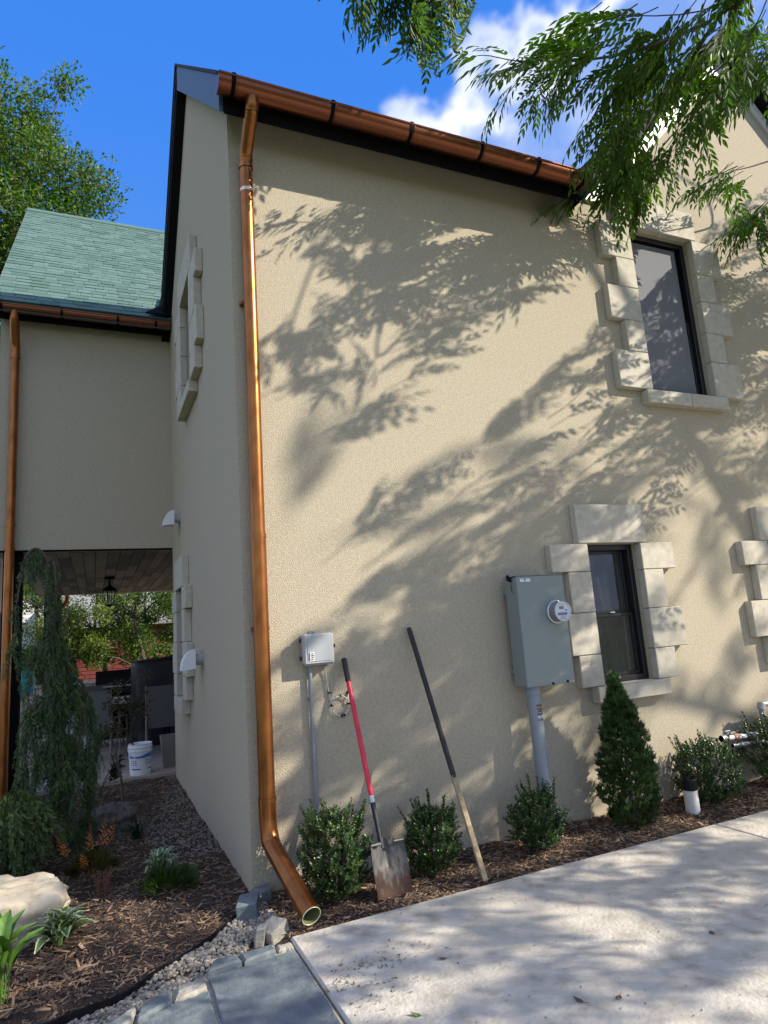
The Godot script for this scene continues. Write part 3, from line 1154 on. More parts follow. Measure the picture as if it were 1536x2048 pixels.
	for k in 3:
		var m := MB.new()
		var tk: float = [0.007, 0.010, 0.014][k]
		# wedge: thick at its lower edge (local +z is down the slope)
		m.quad(Vector3(0, 0.004, -0.16), Vector3(0, tk, 0), Vector3(1, tk, 0), Vector3(1, 0.004, -0.16))
		m.quad(Vector3(0, 0, 0), Vector3(1, 0, 0), Vector3(1, tk, 0), Vector3(0, tk, 0))
		m.quad(Vector3(0, 0, -0.16), Vector3(0, 0, 0), Vector3(0, tk, 0), Vector3(0, 0.004, -0.16))
		m.quad(Vector3(1, 0, 0), Vector3(1, 0, -0.16), Vector3(1, 0.004, -0.16), Vector3(1, tk, 0))
		meshes.append(m.mesh())
	var slope := Basis(Vector3(1, 0, 0), Vector3(0, 0.70711, 0.70711), Vector3(0, -0.70711, 0.70711))
	var singles := 0
	var rest := {}
	for row in rows:
		var s := (row) * expo
		var o := Vector3(0, 6.277 + s * 0.70711, -4.295 - s * 0.70711)
		var xx := -2.24 - rng.randf() * 0.15
		while xx < 0.55:
			var ww := rng.randf_range(0.14, 0.27)
			var a := maxf(xx, -2.24)
			var bb := minf(xx + ww, 4.9)
			var kind := rng.randi() % 3
			var mi := rng.randi() % mats.size()
			var bas := slope * Basis.from_scale(Vector3(maxf(bb - a - 0.004, 0.02), 1, 1))
			var t := Transform3D(bas, o + Vector3(a, 0, 0) + slope.z * (0.008 if kind == 2 else 0.0))
			var in_view := singles < 296 and (a < 0.0)
			if in_view:
				part(roof, "shingle", meshes[kind], mats[mi], t)
				singles += 1
			else:
				var key := [kind, mi]
				if not rest.has(key):
					rest[key] = []
				rest[key].append(t)
			xx += ww
	var left := MB.new()
	var rng2 := 0
	for key in rest:
		for t in rest[key]:
			var src: ArrayMesh = meshes[key[0]]
			var arr := src.surface_get_arrays(0)
			left.xf = t
			left.col = mats[key[1]].albedo_color.srgb_to_linear()
			var first := left.v.size()
			for i in arr[Mesh.ARRAY_VERTEX].size():
				left.vert(arr[Mesh.ARRAY_VERTEX][i], arr[Mesh.ARRAY_NORMAL][i])
			for i in arr[Mesh.ARRAY_INDEX]:
				left.ix.append(first + i)
	var vm := tinted(0.95)
	vm.albedo_texture = gt
	vm.uv1_triplanar = true
	vm.uv1_world_triplanar = true
	vm.uv1_scale = Vector3.ONE * 4.0
	part(roof, "upper_shingles", left, vm).set_meta("kind", "stuff")
	var cap := MB.new()
	cap.xf = Transform3D(Basis(Vector3(0, 0, -1), Vector3(0, 1, 0), Vector3(1, 0, 0)), Vector3.ZERO)
	cap.prism(PackedVector2Array([Vector2(8.12, 10.12), Vector2(8.25, 10.235), Vector2(8.38, 10.12), Vector2(8.38, 10.15), Vector2(8.25, 10.27), Vector2(8.12, 10.15)]), -2.24, 5.0)
	part(roof, "ridge_cap", cap, mats[1])
	# dark step flashing where the green roof meets the gable rake
	var fl := MB.new()
	fl.prism(PackedVector2Array([Vector2(-0.36, 0), Vector2(-0.02, 0), Vector2(-0.02, 0.9), Vector2(-0.10, 0.8), Vector2(-0.16, 0.35)]), 0.0, 0.02)
	part(roof, "flashing", fl, M.black_paint, Transform3D(Basis(Vector3(1, 0, 0), Vector3(0, 0.70711, -0.70711), Vector3(0, 0.70711, 0.70711)), Vector3(0, 6.315, -4.27)))
	# hanging lantern
	var lan := thing("hanging_lantern", "dark lantern with glass sides hanging under the plank ceiling", "lantern", Vector3(-0.74, 2.62, -8.5))
	var top := MB.new()
	top.box(Vector3(-0.09, 0.36, -0.09), Vector3(0.09, 0.41, 0.09), 0.01)
	part(lan, "canopy", top, M.black_paint)
	var rod := MB.new()
	rod.tube(PackedVector3Array([Vector3(0, 0.22, 0), Vector3(0, 0.37, 0)]), 0.018, 10)
	part(lan, "rod", rod, M.black_paint)
	var roof2 := MB.new()
	roof2.lathe([Vector2(0.13, 0.14), Vector2(0.11, 0.18), Vector2(0.03, 0.24), Vector2(0, 0.24)], 8)
	part(lan, "hood", roof2, M.black_paint)
	for k in 4:
		var a := TAU * k / 4.0 + 0.4
		var bar := MB.new()
		bar.tube(PackedVector3Array([Vector3(cos(a) * 0.11, 0.15, sin(a) * 0.11), Vector3(cos(a) * 0.07, -0.12, sin(a) * 0.07)]), 0.008, 6)
		part(lan, "frame_bar", bar, M.black_paint)
	var gls := MB.new()
	gls.lathe([Vector2(0.062, -0.115), Vector2(0.10, 0.14)], 16)
	part(lan, "glass", gls, M.meter_glass)
	var bs := MB.new()
	bs.lathe([Vector2(0, -0.16), Vector2(0.03, -0.15), Vector2(0.075, -0.125), Vector2(0.075, -0.112), Vector2(0, -0.112)], 12)
	part(lan, "base", bs, M.black_paint)


# ---------------------------------------------------------------- foliage
func rv(a: float) -> Vector3:
	return Vector3(rng.randf_range(-a, a), rng.randf_range(-a, a), rng.randf_range(-a, a))


func ball() -> Vector3:
	var p := rv(1.0)
	while p.length() > 1.0:
		p = rv(1.0)
	return p


# one leaflet: base a, direction d, face normal up; folded along its rib
func leaflet(m: MB, a: Vector3, d: Vector3, up: Vector3, ln: float, wd: float, droop := 0.15) -> void:
	var s := d.cross(up).normalized()
	var u := s.cross(d).normalized()
	var mid := a + d * ln * 0.42 - u * wd * 0.18
	var tip := a + d * ln - u * ln * droop
	var l := a + d * ln * 0.38 + s * wd * 0.5
	var r := a + d * ln * 0.38 - s * wd * 0.5
	var l2 := a + d * ln * 0.7 + s * wd * 0.34 - u * ln * droop * 0.4
	var r2 := a + d * ln * 0.7 - s * wd * 0.34 - u * ln * droop * 0.4
	m.tri(a, mid, l)
	m.tri(a, r, mid)
	m.quad(l, mid, tip, l2)
	m.quad(mid, r, r2, tip)


# a leafy twig growing along -z: pinnate leaves left and right
func make_spray(leaf_len: float, leaf_w: float, twig: float, leaves: int) -> ArrayMesh:
	var m := MB.new()
	var pts := PackedVector3Array()
	for k in 7:
		var t := k / 6.0
		pts.append(Vector3(0.03 * sin(t * 5.0), -0.22 * twig * t * t, -twig * t))
	m.col = Color(0.10, 0.08, 0.05)
	m.tube(pts, [0.006, 0.0055, 0.005, 0.0045, 0.004, 0.003, 0.002], 4, false)
	for k in leaves:
		var t := 0.08 + 0.92 * (k + 0.5) / leaves
		var i := clampi(int(t * 6), 0, 5)
		var p := pts[i].lerp(pts[i + 1], t * 6 - i)
		var sgn := 1.0 if k % 2 == 0 else -1.0
		if k == leaves - 1:
			sgn = 0.0
		var d := (Vector3(sgn * rng.randf_range(0.25, 0.65), rng.randf_range(-0.25, 0.25), -rng.randf_range(0.8, 1.1))).normalized()
		var rl := leaf_len * rng.randf_range(2.0, 2.9)
		var pairs := 3 + rng.randi() % 2
		var up := (Vector3.UP + rv(0.35)).normalized()
		var q := p
		var prev := p
		for j in pairs + 1:
			var f := (j + 1.0) / (pairs + 1.0)
			q = p + d * rl * f + Vector3.DOWN * rl * 0.30 * f * f
			m.col = Color(0.09, 0.13, 0.035)
			var dd := (q - prev).normalized()
			var sd := dd.cross(up).normalized()
			m.tri(prev - sd * 0.0016, prev + sd * 0.0016, q)
			var g := rng.randf_range(0.75, 1.25)
			m.col = Color(0.088 * g, 0.165 * g, 0.024 * g)
			if j == pairs:
				leaflet(m, q, (dd + Vector3.DOWN * 0.2).normalized(), up, leaf_len, leaf_w)
			else:
				for e in [-1.0, 1.0]:
					var ld: Vector3 = (dd * 1.0 + sd * e * 0.55 + Vector3.DOWN * rng.randf_range(0.05, 0.4)).normalized()
					leaflet(m, q, ld, (up + rv(0.25)).normalized(), leaf_len * rng.randf_range(0.75, 1.1), leaf_w * rng.randf_range(0.8, 1.15), rng.randf_range(0.05, 0.3))
			prev = q
	return m.mesh()


# a tuft of small oval leaves on a short upright stem
func make_sprig(n_leaves: int, ln: float, leaf: float, wide: float, tone: Color) -> ArrayMesh:
	var m := MB.new()
	m.col = Color(0.07, 0.055, 0.03)
	m.tube(PackedVector3Array([Vector3.ZERO, Vector3(0.004, ln * 0.5, 0.002), Vector3(0, ln, 0)]), [0.0022, 0.0018, 0.001], 3, false)
	for k in n_leaves:
		var t := (k + 1.0) / n_leaves
		var a := k * 2.4 + rng.randf() * 0.5
		var d := Vector3(cos(a), rng.randf_range(0.25, 0.9) + 0.6 * t, sin(a)).normalized()
		var g := rng.randf_range(0.7, 1.3)
		m.col = Color(tone.r * g, tone.g * g, tone.b * g)
		leaflet(m, Vector3(0, ln * t, 0), d, Vector3.UP + rv(0.3), leaf * rng.randf_range(0.7, 1.15), leaf * wide, 0.08)
	return m.mesh()


# flat fan of scale-leaved twigs, growing up +y
func make_fan(ln: float, tone: Color) -> ArrayMesh:
	var m := MB.new()
	for k in 9:
		var t := k / 8.0
		var a := lerpf(-0.75, 0.75, t) + rng.randf_range(-0.1, 0.1)
		var l := ln * (1.0 - 0.5 * absf(a)) * rng.randf_range(0.75, 1.1)
		var g := rng.randf_range(0.7, 1.35)
		m.col = Color(tone.r * g, tone.g * g, tone.b * g)
		var base := Vector3(sin(a) * ln * 0.12, ln * 0.1, 0)
		var d := Vector3(sin(a), cos(a), rng.randf_range(-0.15, 0.15)).normalized()
		var s := Vector3(cos(a), -sin(a), 0) * ln * 0.045
		var tip := base + d * l
		m.quad(base - s * 0.5, base + s * 0.5, base + d * l * 0.6 + s, base + d * l * 0.6 - s)
		m.tri(base + d * l * 0.6 - s, base + d * l * 0.6 + s, tip)
		for e in [-1.0, 1.0]:
			var b2 := base + d * l * 0.35
			var d2: Vector3 = (d + Vector3(cos(a), -sin(a), 0) * e * 0.7).normalized()
			m.tri(b2 - s * 0.4, b2 + s * 0.4, b2 + d2 * l * 0.45)
	return m.mesh()


# hanging feathery frond of a weeping conifer, growing down -y
func make_frond(ln: float, tone: Color) -> ArrayMesh:
	var m := MB.new()
	var n := 22
	var prev := Vector3.ZERO
	for k in n:
		var t := (k + 1.0) / n
		var p := Vector3(0.05 * sin(t * 3.0) * ln, -ln * t, 0.04 * ln * sin(t * 5.0 + 1.0))
		m.col = Color(0.075, 0.06, 0.035)
		m.tri(prev + Vector3(0.0025, 0, 0), prev - Vector3(0.0025, 0, 0), p)
		for e in 3:
			var a := rng.randf() * TAU
			var d := Vector3(cos(a) * 0.62, -0.85, sin(a) * 0.62).normalized()
			var l := ln * 0.16 * (1.1 - 0.6 * t) * rng.randf_range(0.6, 1.2)
			var g := rng.randf_range(0.65, 1.35)
			m.col = Color(tone.r * g, tone.g * g, tone.b * g)
			var s := d.cross(Vector3(sin(a), 0.2, -cos(a))).normalized() * l * 0.11
			m.quad(p, p + d * l * 0.55 + s, p + d * l, p + d * l * 0.55 - s)
		prev = p
	return m.mesh()


func leaf_clump(n_leaves: int, size: float, leaf: float, tone: Color) -> ArrayMesh:
	var m := MB.new()
	for k in n_leaves:
		var p := ball() * size
		var d := (p.normalized() + rv(0.8) + Vector3.DOWN * 0.2).normalized()
		var g := rng.randf_range(0.65, 1.35)
		m.col = Color(tone.r * g * rng.randf_range(0.9, 1.15), tone.g * g, tone.b * g)
		leaflet(m, p, d, (Vector3.UP + rv(0.7)).normalized(), leaf * rng.randf_range(0.7, 1.2), leaf * 0.5, 0.15)
	return m.mesh()


func aim(d: Vector3, roll := 0.0) -> Basis:
	var up := Vector3.UP if absf(d.normalized().y) < 0.95 else Vector3.RIGHT
	return Basis.looking_at(d.normalized(), up) * Basis(Vector3.BACK, roll)


# basis whose +y is d
func grow(d: Vector3, spin: float, s: float) -> Basis:
	var y := d.normalized()
	var x := y.cross(Vector3(0.31, 0.2, 0.93)).normalized()
	return Basis(x, y, x.cross(y)) * Basis(Vector3.UP, spin) * Basis.from_scale(Vector3.ONE * s)


# a background tree: trunk, limbs and a crown of leaf clumps round several lobes [centre, radius]
func make_tree(called: String, label: String, at: Vector3, h: float, lobes: Array, clump: Mesh, count: int, mat: Material, group := "", category := "tree") -> Node3D:
	var t := thing(called, label, category, at, group)
	var tr := MB.new()
	tr.tube(smooth_path([Vector3(0, -0.4, 0), Vector3(0.05 * h, h * 0.3, 0.03), Vector3(-0.02 * h, h * 0.62, 0.05), Vector3(0, h * 0.9, 0)], 5), range(16).map(func(k): return h * 0.022 * (1.0 - 0.055 * k)), 9)
	part(t, "trunk", tr, M.bark)
	var total := 0.0
	for l in lobes:
		total += l[1] * l[1]
		var b := MB.new()
		var c: Vector3 = l[0]
		var start := Vector3(0, clampf(c.y - l[1] * 1.1, h * 0.22, h * 0.85), 0.03)
		b.tube(PackedVector3Array([start, start.lerp(c, 0.5) + Vector3(0, 0.1, 0), c, c + (c - start).normalized() * l[1] * 0.6]), [minf(h * 0.007, l[1] * 0.06), minf(h * 0.005, l[1] * 0.045), minf(h * 0.003, l[1] * 0.03), 0.008], 6)
		part(t, "limb", b, M.bark)
	var xs := []
	var cs := []
	for l in lobes:
		var n := int(count * l[1] * l[1] / total)
		for k in n:
			var q := ball()
			q = q.normalized() * pow(q.length(), 0.45)
			var p: Vector3 = l[0] + q * l[1] * Vector3(1, 0.85, 1) * rng.randf_range(0.75, 1.12)
			xs.append(Transform3D(grow(q + Vector3.UP * 0.3 + rv(0.5), rng.randf() * TAU, rng.randf_range(0.7, 1.3)), p))
			var g := rng.randf_range(0.75, 1.3)
			cs.append(Color(g * rng.randf_range(0.9, 1.2), g, g * 0.9))
	many(t, "crown", clump, mat, xs, cs)
	return t


# rounded box-leaved shrub with upright shoots
func make_shrub(label: String, at: Vector3, rx: float, h: float, n: int, sprigs: Array, group: String) -> void:
	var t := thing("boxwood_shrub", label, "shrub", at, group)
	var st := MB.new()
	for k in 7:
		var a := k * TAU / 7 + rng.randf()
		var top := Vector3(cos(a) * rx * 0.6, h * rng.randf_range(0.55, 0.85), sin(a) * rx * 0.6)
		st.tube(smooth_path([Vector3(cos(a) * 0.02, -0.03, sin(a) * 0.02), top * 0.5 + Vector3(0, 0.02, 0), top], 4), 0.005, 5)
	part(t, "stem", st, M.bark)
	var xs := [[], []]
	var cs := [[], []]
	for k in n:
		var q := ball()
		q = q.normalized() * pow(q.length(), 0.38)
		var wob := 0.82 + 0.30 * sin(q.x * 5.0 + at.x * 9.0) * sin(q.z * 4.0 + 1.7) + 0.16 * sin(q.y * 9.0 + at.x * 3.0)
		var p := Vector3(q.x * rx * wob, h * 0.52 + q.y * h * 0.5 * (0.9 + 0.16 * wob), q.z * rx * wob * 0.9)
		p.y = maxf(p.y, 0.02)
		var d := Vector3(q.x * 0.7, 0.75 + 0.3 * q.y, q.z * 0.7) + rv(0.3)
		var i := rng.randi() % 2
		xs[i].append(Transform3D(grow(d, rng.randf() * TAU, rng.randf_range(0.75, 1.2)), p))
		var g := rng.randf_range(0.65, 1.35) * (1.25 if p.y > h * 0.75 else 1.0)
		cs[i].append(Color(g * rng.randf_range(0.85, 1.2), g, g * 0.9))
	for k in 16:
		var a := rng.randf() * TAU
		var rr := rx * sqrt(rng.randf()) * 0.85
		var base := Vector3(cos(a) * rr, h * rng.randf_range(0.78, 0.95), sin(a) * rr * 0.9)
		var d := Vector3(cos(a) * 0.35, 1, sin(a) * 0.35) + rv(0.15)
		for j in 3:
			xs[0].append(Transform3D(grow(d, rng.randf() * TAU, rng.randf_range(0.8, 1.1)), base + d.normalized() * 0.045 * j))
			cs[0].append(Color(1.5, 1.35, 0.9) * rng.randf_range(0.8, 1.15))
	for i in 2:
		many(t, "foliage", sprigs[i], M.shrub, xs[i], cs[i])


# a strappy or broad leaf: arching sheet with a pale margin
func blade_leaf(ln: float, wd: float, petiole: float, rise: float, fall: float, inner: Color, rim: Color, rim_w: float, fold := 0.25) -> ArrayMesh:
	var m := MB.new()
	var f := func(u: float, w: float) -> Vector3:
		var s := w * (petiole + ln)
		var t: float = clampf((s - petiole) / ln, 0.0, 1.0)
		var half: float = 0.0045 if s < petiole else wd * 0.5 * pow(sin(PI * pow(clampf(t, 0.02, 0.985), 0.72)), 0.85) + 0.004 * (1.0 - t)
		var k := w
		var y := rise * sin(minf(k * 1.5, PI / 2)) - fall * k * k * k
		var r := (petiole + ln) * (0.25 * k + 0.75 * k * k * 0.9) * (1.0 - 0.35 * rise / (petiole + ln))
		var e := (u - 0.5) * 2.0
		return Vector3(e * half, y + absf(e) * half * fold + 0.0035 * sin(w * 40.0) * absf(e), -r)
	var shade := func(u: float, w: float) -> Color:
		var e: float = absf(u - 0.5) * 2.0
		var stripe := 0.92 + 0.12 * sin(e * 24.0)
		if w * (petiole + ln) < petiole:
			return inner * 1.1
		return (rim if e > 1.0 - rim_w or w > 0.97 else inner * stripe)
	m.sheet(f, 10, 16, shade)
	return m.mesh()


func boulder(parent_thing: Node3D, called: String, size: Vector3, mat: Material, sd: int, amp := 0.16, square := 0.55, layers := 0.0) -> void:
	var nz := noise(1.1, 4, sd)
	var m := MB.new()
	m.sheet(func(u: float, w: float) -> Vector3:
		var a := -TAU * u
		var e := PI * (w - 0.5)
		var d := Vector3(cos(a) * cos(e), sin(e), sin(a) * cos(e))
		var mx: float = maxf(absf(d.x), maxf(absf(d.y), absf(d.z)))
		var r := lerpf(1.0, 1.0 / mx, square)
		var q := d * r
		r *= 1.0 + amp * nz.get_noise_3d(d.x * 1.6, d.y * 1.6, d.z * 1.6) * 2.0 + amp * 0.25 * nz.get_noise_3d(d.x * 7, d.y * 7, d.z * 7)
		if layers > 0.0:
			r *= 1.0 + layers * sin(q.y * 16.0 + 3.0 * nz.get_noise_3d(d.x, d.y, d.z))
		return d * r * size, 56, 32)
	part(parent_thing, called, m, mat)


# ---------------------------------------------------------------- background
func make_background() -> void:
	var green := leaf_clump(22, 0.34, 0.125, Color(0.088, 0.165, 0.026))
	var pale := leaf_clump(20, 0.24, 0.085, Color(0.16, 0.22, 0.04))
	var fresh := leaf_clump(20, 0.24, 0.085, Color(0.095, 0.16, 0.03))
	var dark := leaf_clump(16, 0.30, 0.16, Color(0.045, 0.085, 0.022))
	var far_leaf := leaf_clump(12, 0.7, 0.42, Color(0.07, 0.115, 0.022))
	var L := []
	for q in [[-3.9, 19.4, 1.5], [-3.1, 18.0, 1.25], [-2.0, 20.0, 0.55], [-4.6, 16.6, 1.9], [-2.5, 16.4, 1.35], [-1.5, 16.3, 1.15], [-0.95, 16.5, 0.6], [-4.2, 14.2, 2.0], [-2.3, 14.4, 1.7], [-5.8, 18.4, 2.2], [-6.6, 14.8, 2.6], [-2.7, 18.7, 0.7], [-3.4, 11.9, 2.0], [-5.6, 11.6, 2.2]]:
		L.append([Vector3(q[0] + 4.0, q[1], rng.randf_range(-0.8, 0.8)), q[2]])
	make_tree("tall_tree", "tall bright green tree behind the green shingle roof", Vector3(-4.0, -0.3, -16.0), 15.0, L, green, 3100, M.leaf)
	# garden beyond the patio
	var spots := [
		[-2.6, -19.0, 4.6, "loose green tree beyond the patio, left of the red house", 0], [-0.9, -18.2, 4.4, "bright leafy tree beyond the patio in front of the red house", 1],
		[-1.7, -17.2, 4.2, "small leafy tree nearest the end of the patio", 1], [0.25, -17.4, 4.3, "slender leafy tree just right of the ceiling fan", 0], [0.7, -19.5, 5.0, "green tree beyond the patio at the right of the opening", 0], [2.4, -18.6, 5.0, "bushy tree beyond the patio behind the gable wall", 1]]
	for s in spots:
		var lob := []
		for k in 9:
			lob.append([Vector3(rng.randf_range(-1.3, 1.3), rng.randf_range(1.7, 4.6), rng.randf_range(-1.0, 1.0)), rng.randf_range(0.3, 0.65)])
		make_tree("garden_tree", s[3], Vector3(s[0], -0.3, s[1]), s[2], lob, [fresh, pale][s[4]], 430, M.leaf, "trees beyond the patio")
	for s in [[-1.75, -15.9, 0.85, "yellow green shrub beyond the patio beside the cedar", 1], [0.1, -16.6, 0.62, "low yellow green shrub below the red wall", 1], [-1.0, -16.3, 0.5, "dark low shrub under the red wall", 2], [-3.0, -16.4, 0.9, "dark shrub beyond the patio at the far left", 2], [1.6, -16.2, 0.7, "green shrub beside the red stepped boards", 0]]:
		var lob := []
		for k in 5:
			lob.append([Vector3(rng.randf_range(-0.5, 0.5), s[2] * rng.randf_range(0.7, 1.7), rng.randf_range(-0.3, 0.3)), s[2] * 0.5])
		make_tree("garden_shrub", s[3], Vector3(s[0], -0.3, s[1]), s[2] * 1.5, lob, [green, pale, dark][s[4]], 150, M.leaf, "shrubs beyond the patio", "shrub")
	# far tree line, one tree after another
	for k in 9:
		var lob := []
		for j in 8:
			lob.append([Vector3(rng.randf_range(-2.5, 2.5), rng.randf_range(3.0, 8.0), rng.randf_range(-1.5, 1.5)), rng.randf_range(1.3, 2.1)])
		var side: String = ["far left", "second from the left", "third from the left", "fourth from the left", "middle", "fifth from the right", "third from the right", "second from the right", "far right"][k]
		make_tree("far_tree", "tall tree of the distant row behind the red house, " + side, Vector3(-14.0 + 3.6 * k, -0.3, -33.0 + rng.randf_range(-2, 2)), 9.0, lob, far_leaf, 420, M.leaf, "distant tree row")
	# red house
	var h := thing("red_house", "red sided neighbouring house with grey eave beyond the patio", "house", Vector3(-0.3, -0.3, -24.0))
	var w := MB.new()
	w.box(Vector3(-2.4, 0, -5), Vector3(4.6, 3.0, -0.03))
	part(h, "wall", w, M.red_wall)
	for k in 20:
		var b := MB.new()
		b.quad(Vector3(-2.4, k * 0.15, 0.012), Vector3(4.6, k * 0.15, 0.012), Vector3(4.6, k * 0.15 + 0.15, -0.012), Vector3(-2.4, k * 0.15 + 0.15, -0.012))
		b.quad(Vector3(-2.4, k * 0.15, -0.02), Vector3(4.6, k * 0.15, -0.02), Vector3(4.6, k * 0.15, 0.012), Vector3(-2.4, k * 0.15, 0.012))
		part(h, "siding_board", b, M.red_wall)
	var rf := MB.new()
	rf.xf = Transform3D(Basis(Vector3(0, 0, -1), Vector3(0, 1, 0), Vector3(1, 0, 0)), Vector3.ZERO)
	rf.prism(PackedVector2Array([Vector2(-0.5, 2.85), Vector2(2.5, 4.3), Vector2(5.5, 2.85), Vector2(5.5, 3.02), Vector2(2.5, 4.48), Vector2(-0.5, 3.02)]), -2.8, 5.0)
	part(h, "roof", rf, M.grey_roof)
	var st := thing("stepped_boards", "pale red stepped boards standing in for sunlit siding beyond the covered grill", "steps", Vector3(1.6, -0.3, -21.5))
	for k in 9:
		var b := MB.new()
		b.box(Vector3(-0.6, k * 0.2, -0.30 - k * 0.28), Vector3(1.4, k * 0.2 + 0.06, 0.02 - k * 0.28), 0.01)
		part(st, "sunlit_board", b, M.sunlit_red)  # stands for a sunlit siding stripe, sun included in its colour
		var r := MB.new()
		r.box(Vector3(-0.58, k * 0.2 + 0.062, -0.30 - k * 0.28), Vector3(1.38, k * 0.2 + 0.198, -0.27 - k * 0.28))
		part(st, "riser", r, M.red_wall)
	# pale house at the left, seen past the post
	var p := thing("white_house", "white sided house at the far left behind the weeping tree", "house", Vector3(-5.2, -0.3, -25.0))
	var pw := MB.new()
	pw.box(Vector3(-4.0, 0, -5), Vector3(2.2, 4.4, 0))
	part(p, "wall", pw, M.white_wall)
	for k in 24:
		var b := MB.new()
		b.box(Vector3(-4.0, k * 0.18, 0.002), Vector3(2.2, k * 0.18 + 0.165, 0.02))
		part(p, "siding_board", b, M.white_wall)
	var pr := MB.new()
	pr.prism(PackedVector2Array([Vector2(-4.4, 4.2), Vector2(-0.9, 6.6), Vector2(2.6, 4.2), Vector2(2.6, 4.4), Vector2(-0.9, 6.85), Vector2(-4.4, 4.4)]), -5.2, 0.4)
	part(p, "roof", pr, M.grey_roof)
	# low stone wall at the end of the patio
	var lw := thing("garden_wall", "low stone wall along the far end of the patio", "wall", Vector3(0, 0, -15.2))
	var cap := MB.new()
	cap.box(Vector3(-6.5, 0.80, -0.22), Vector3(5.5, 0.87, 0.22), 0.012)
	part(lw, "coping", cap, M.limestone)
	for row in 4:
		var x := -6.4 + 0.2 * (row % 2)
		while x < 5.0:
			var ln := rng.randf_range(0.35, 0.6)
			var b := MB.new()
			b.box(Vector3(x, row * 0.2 + 0.005, -0.17 + rng.randf_range(-0.02, 0.02)), Vector3(x + ln - 0.012, row * 0.2 + 0.193, 0.17 + rng.randf_range(-0.02, 0.02)), 0.02)
			part(lw, "stone", b, M.limestone if rng.randf() < 0.6 else M.dark_rock)
			x += ln
	make_patio_things()


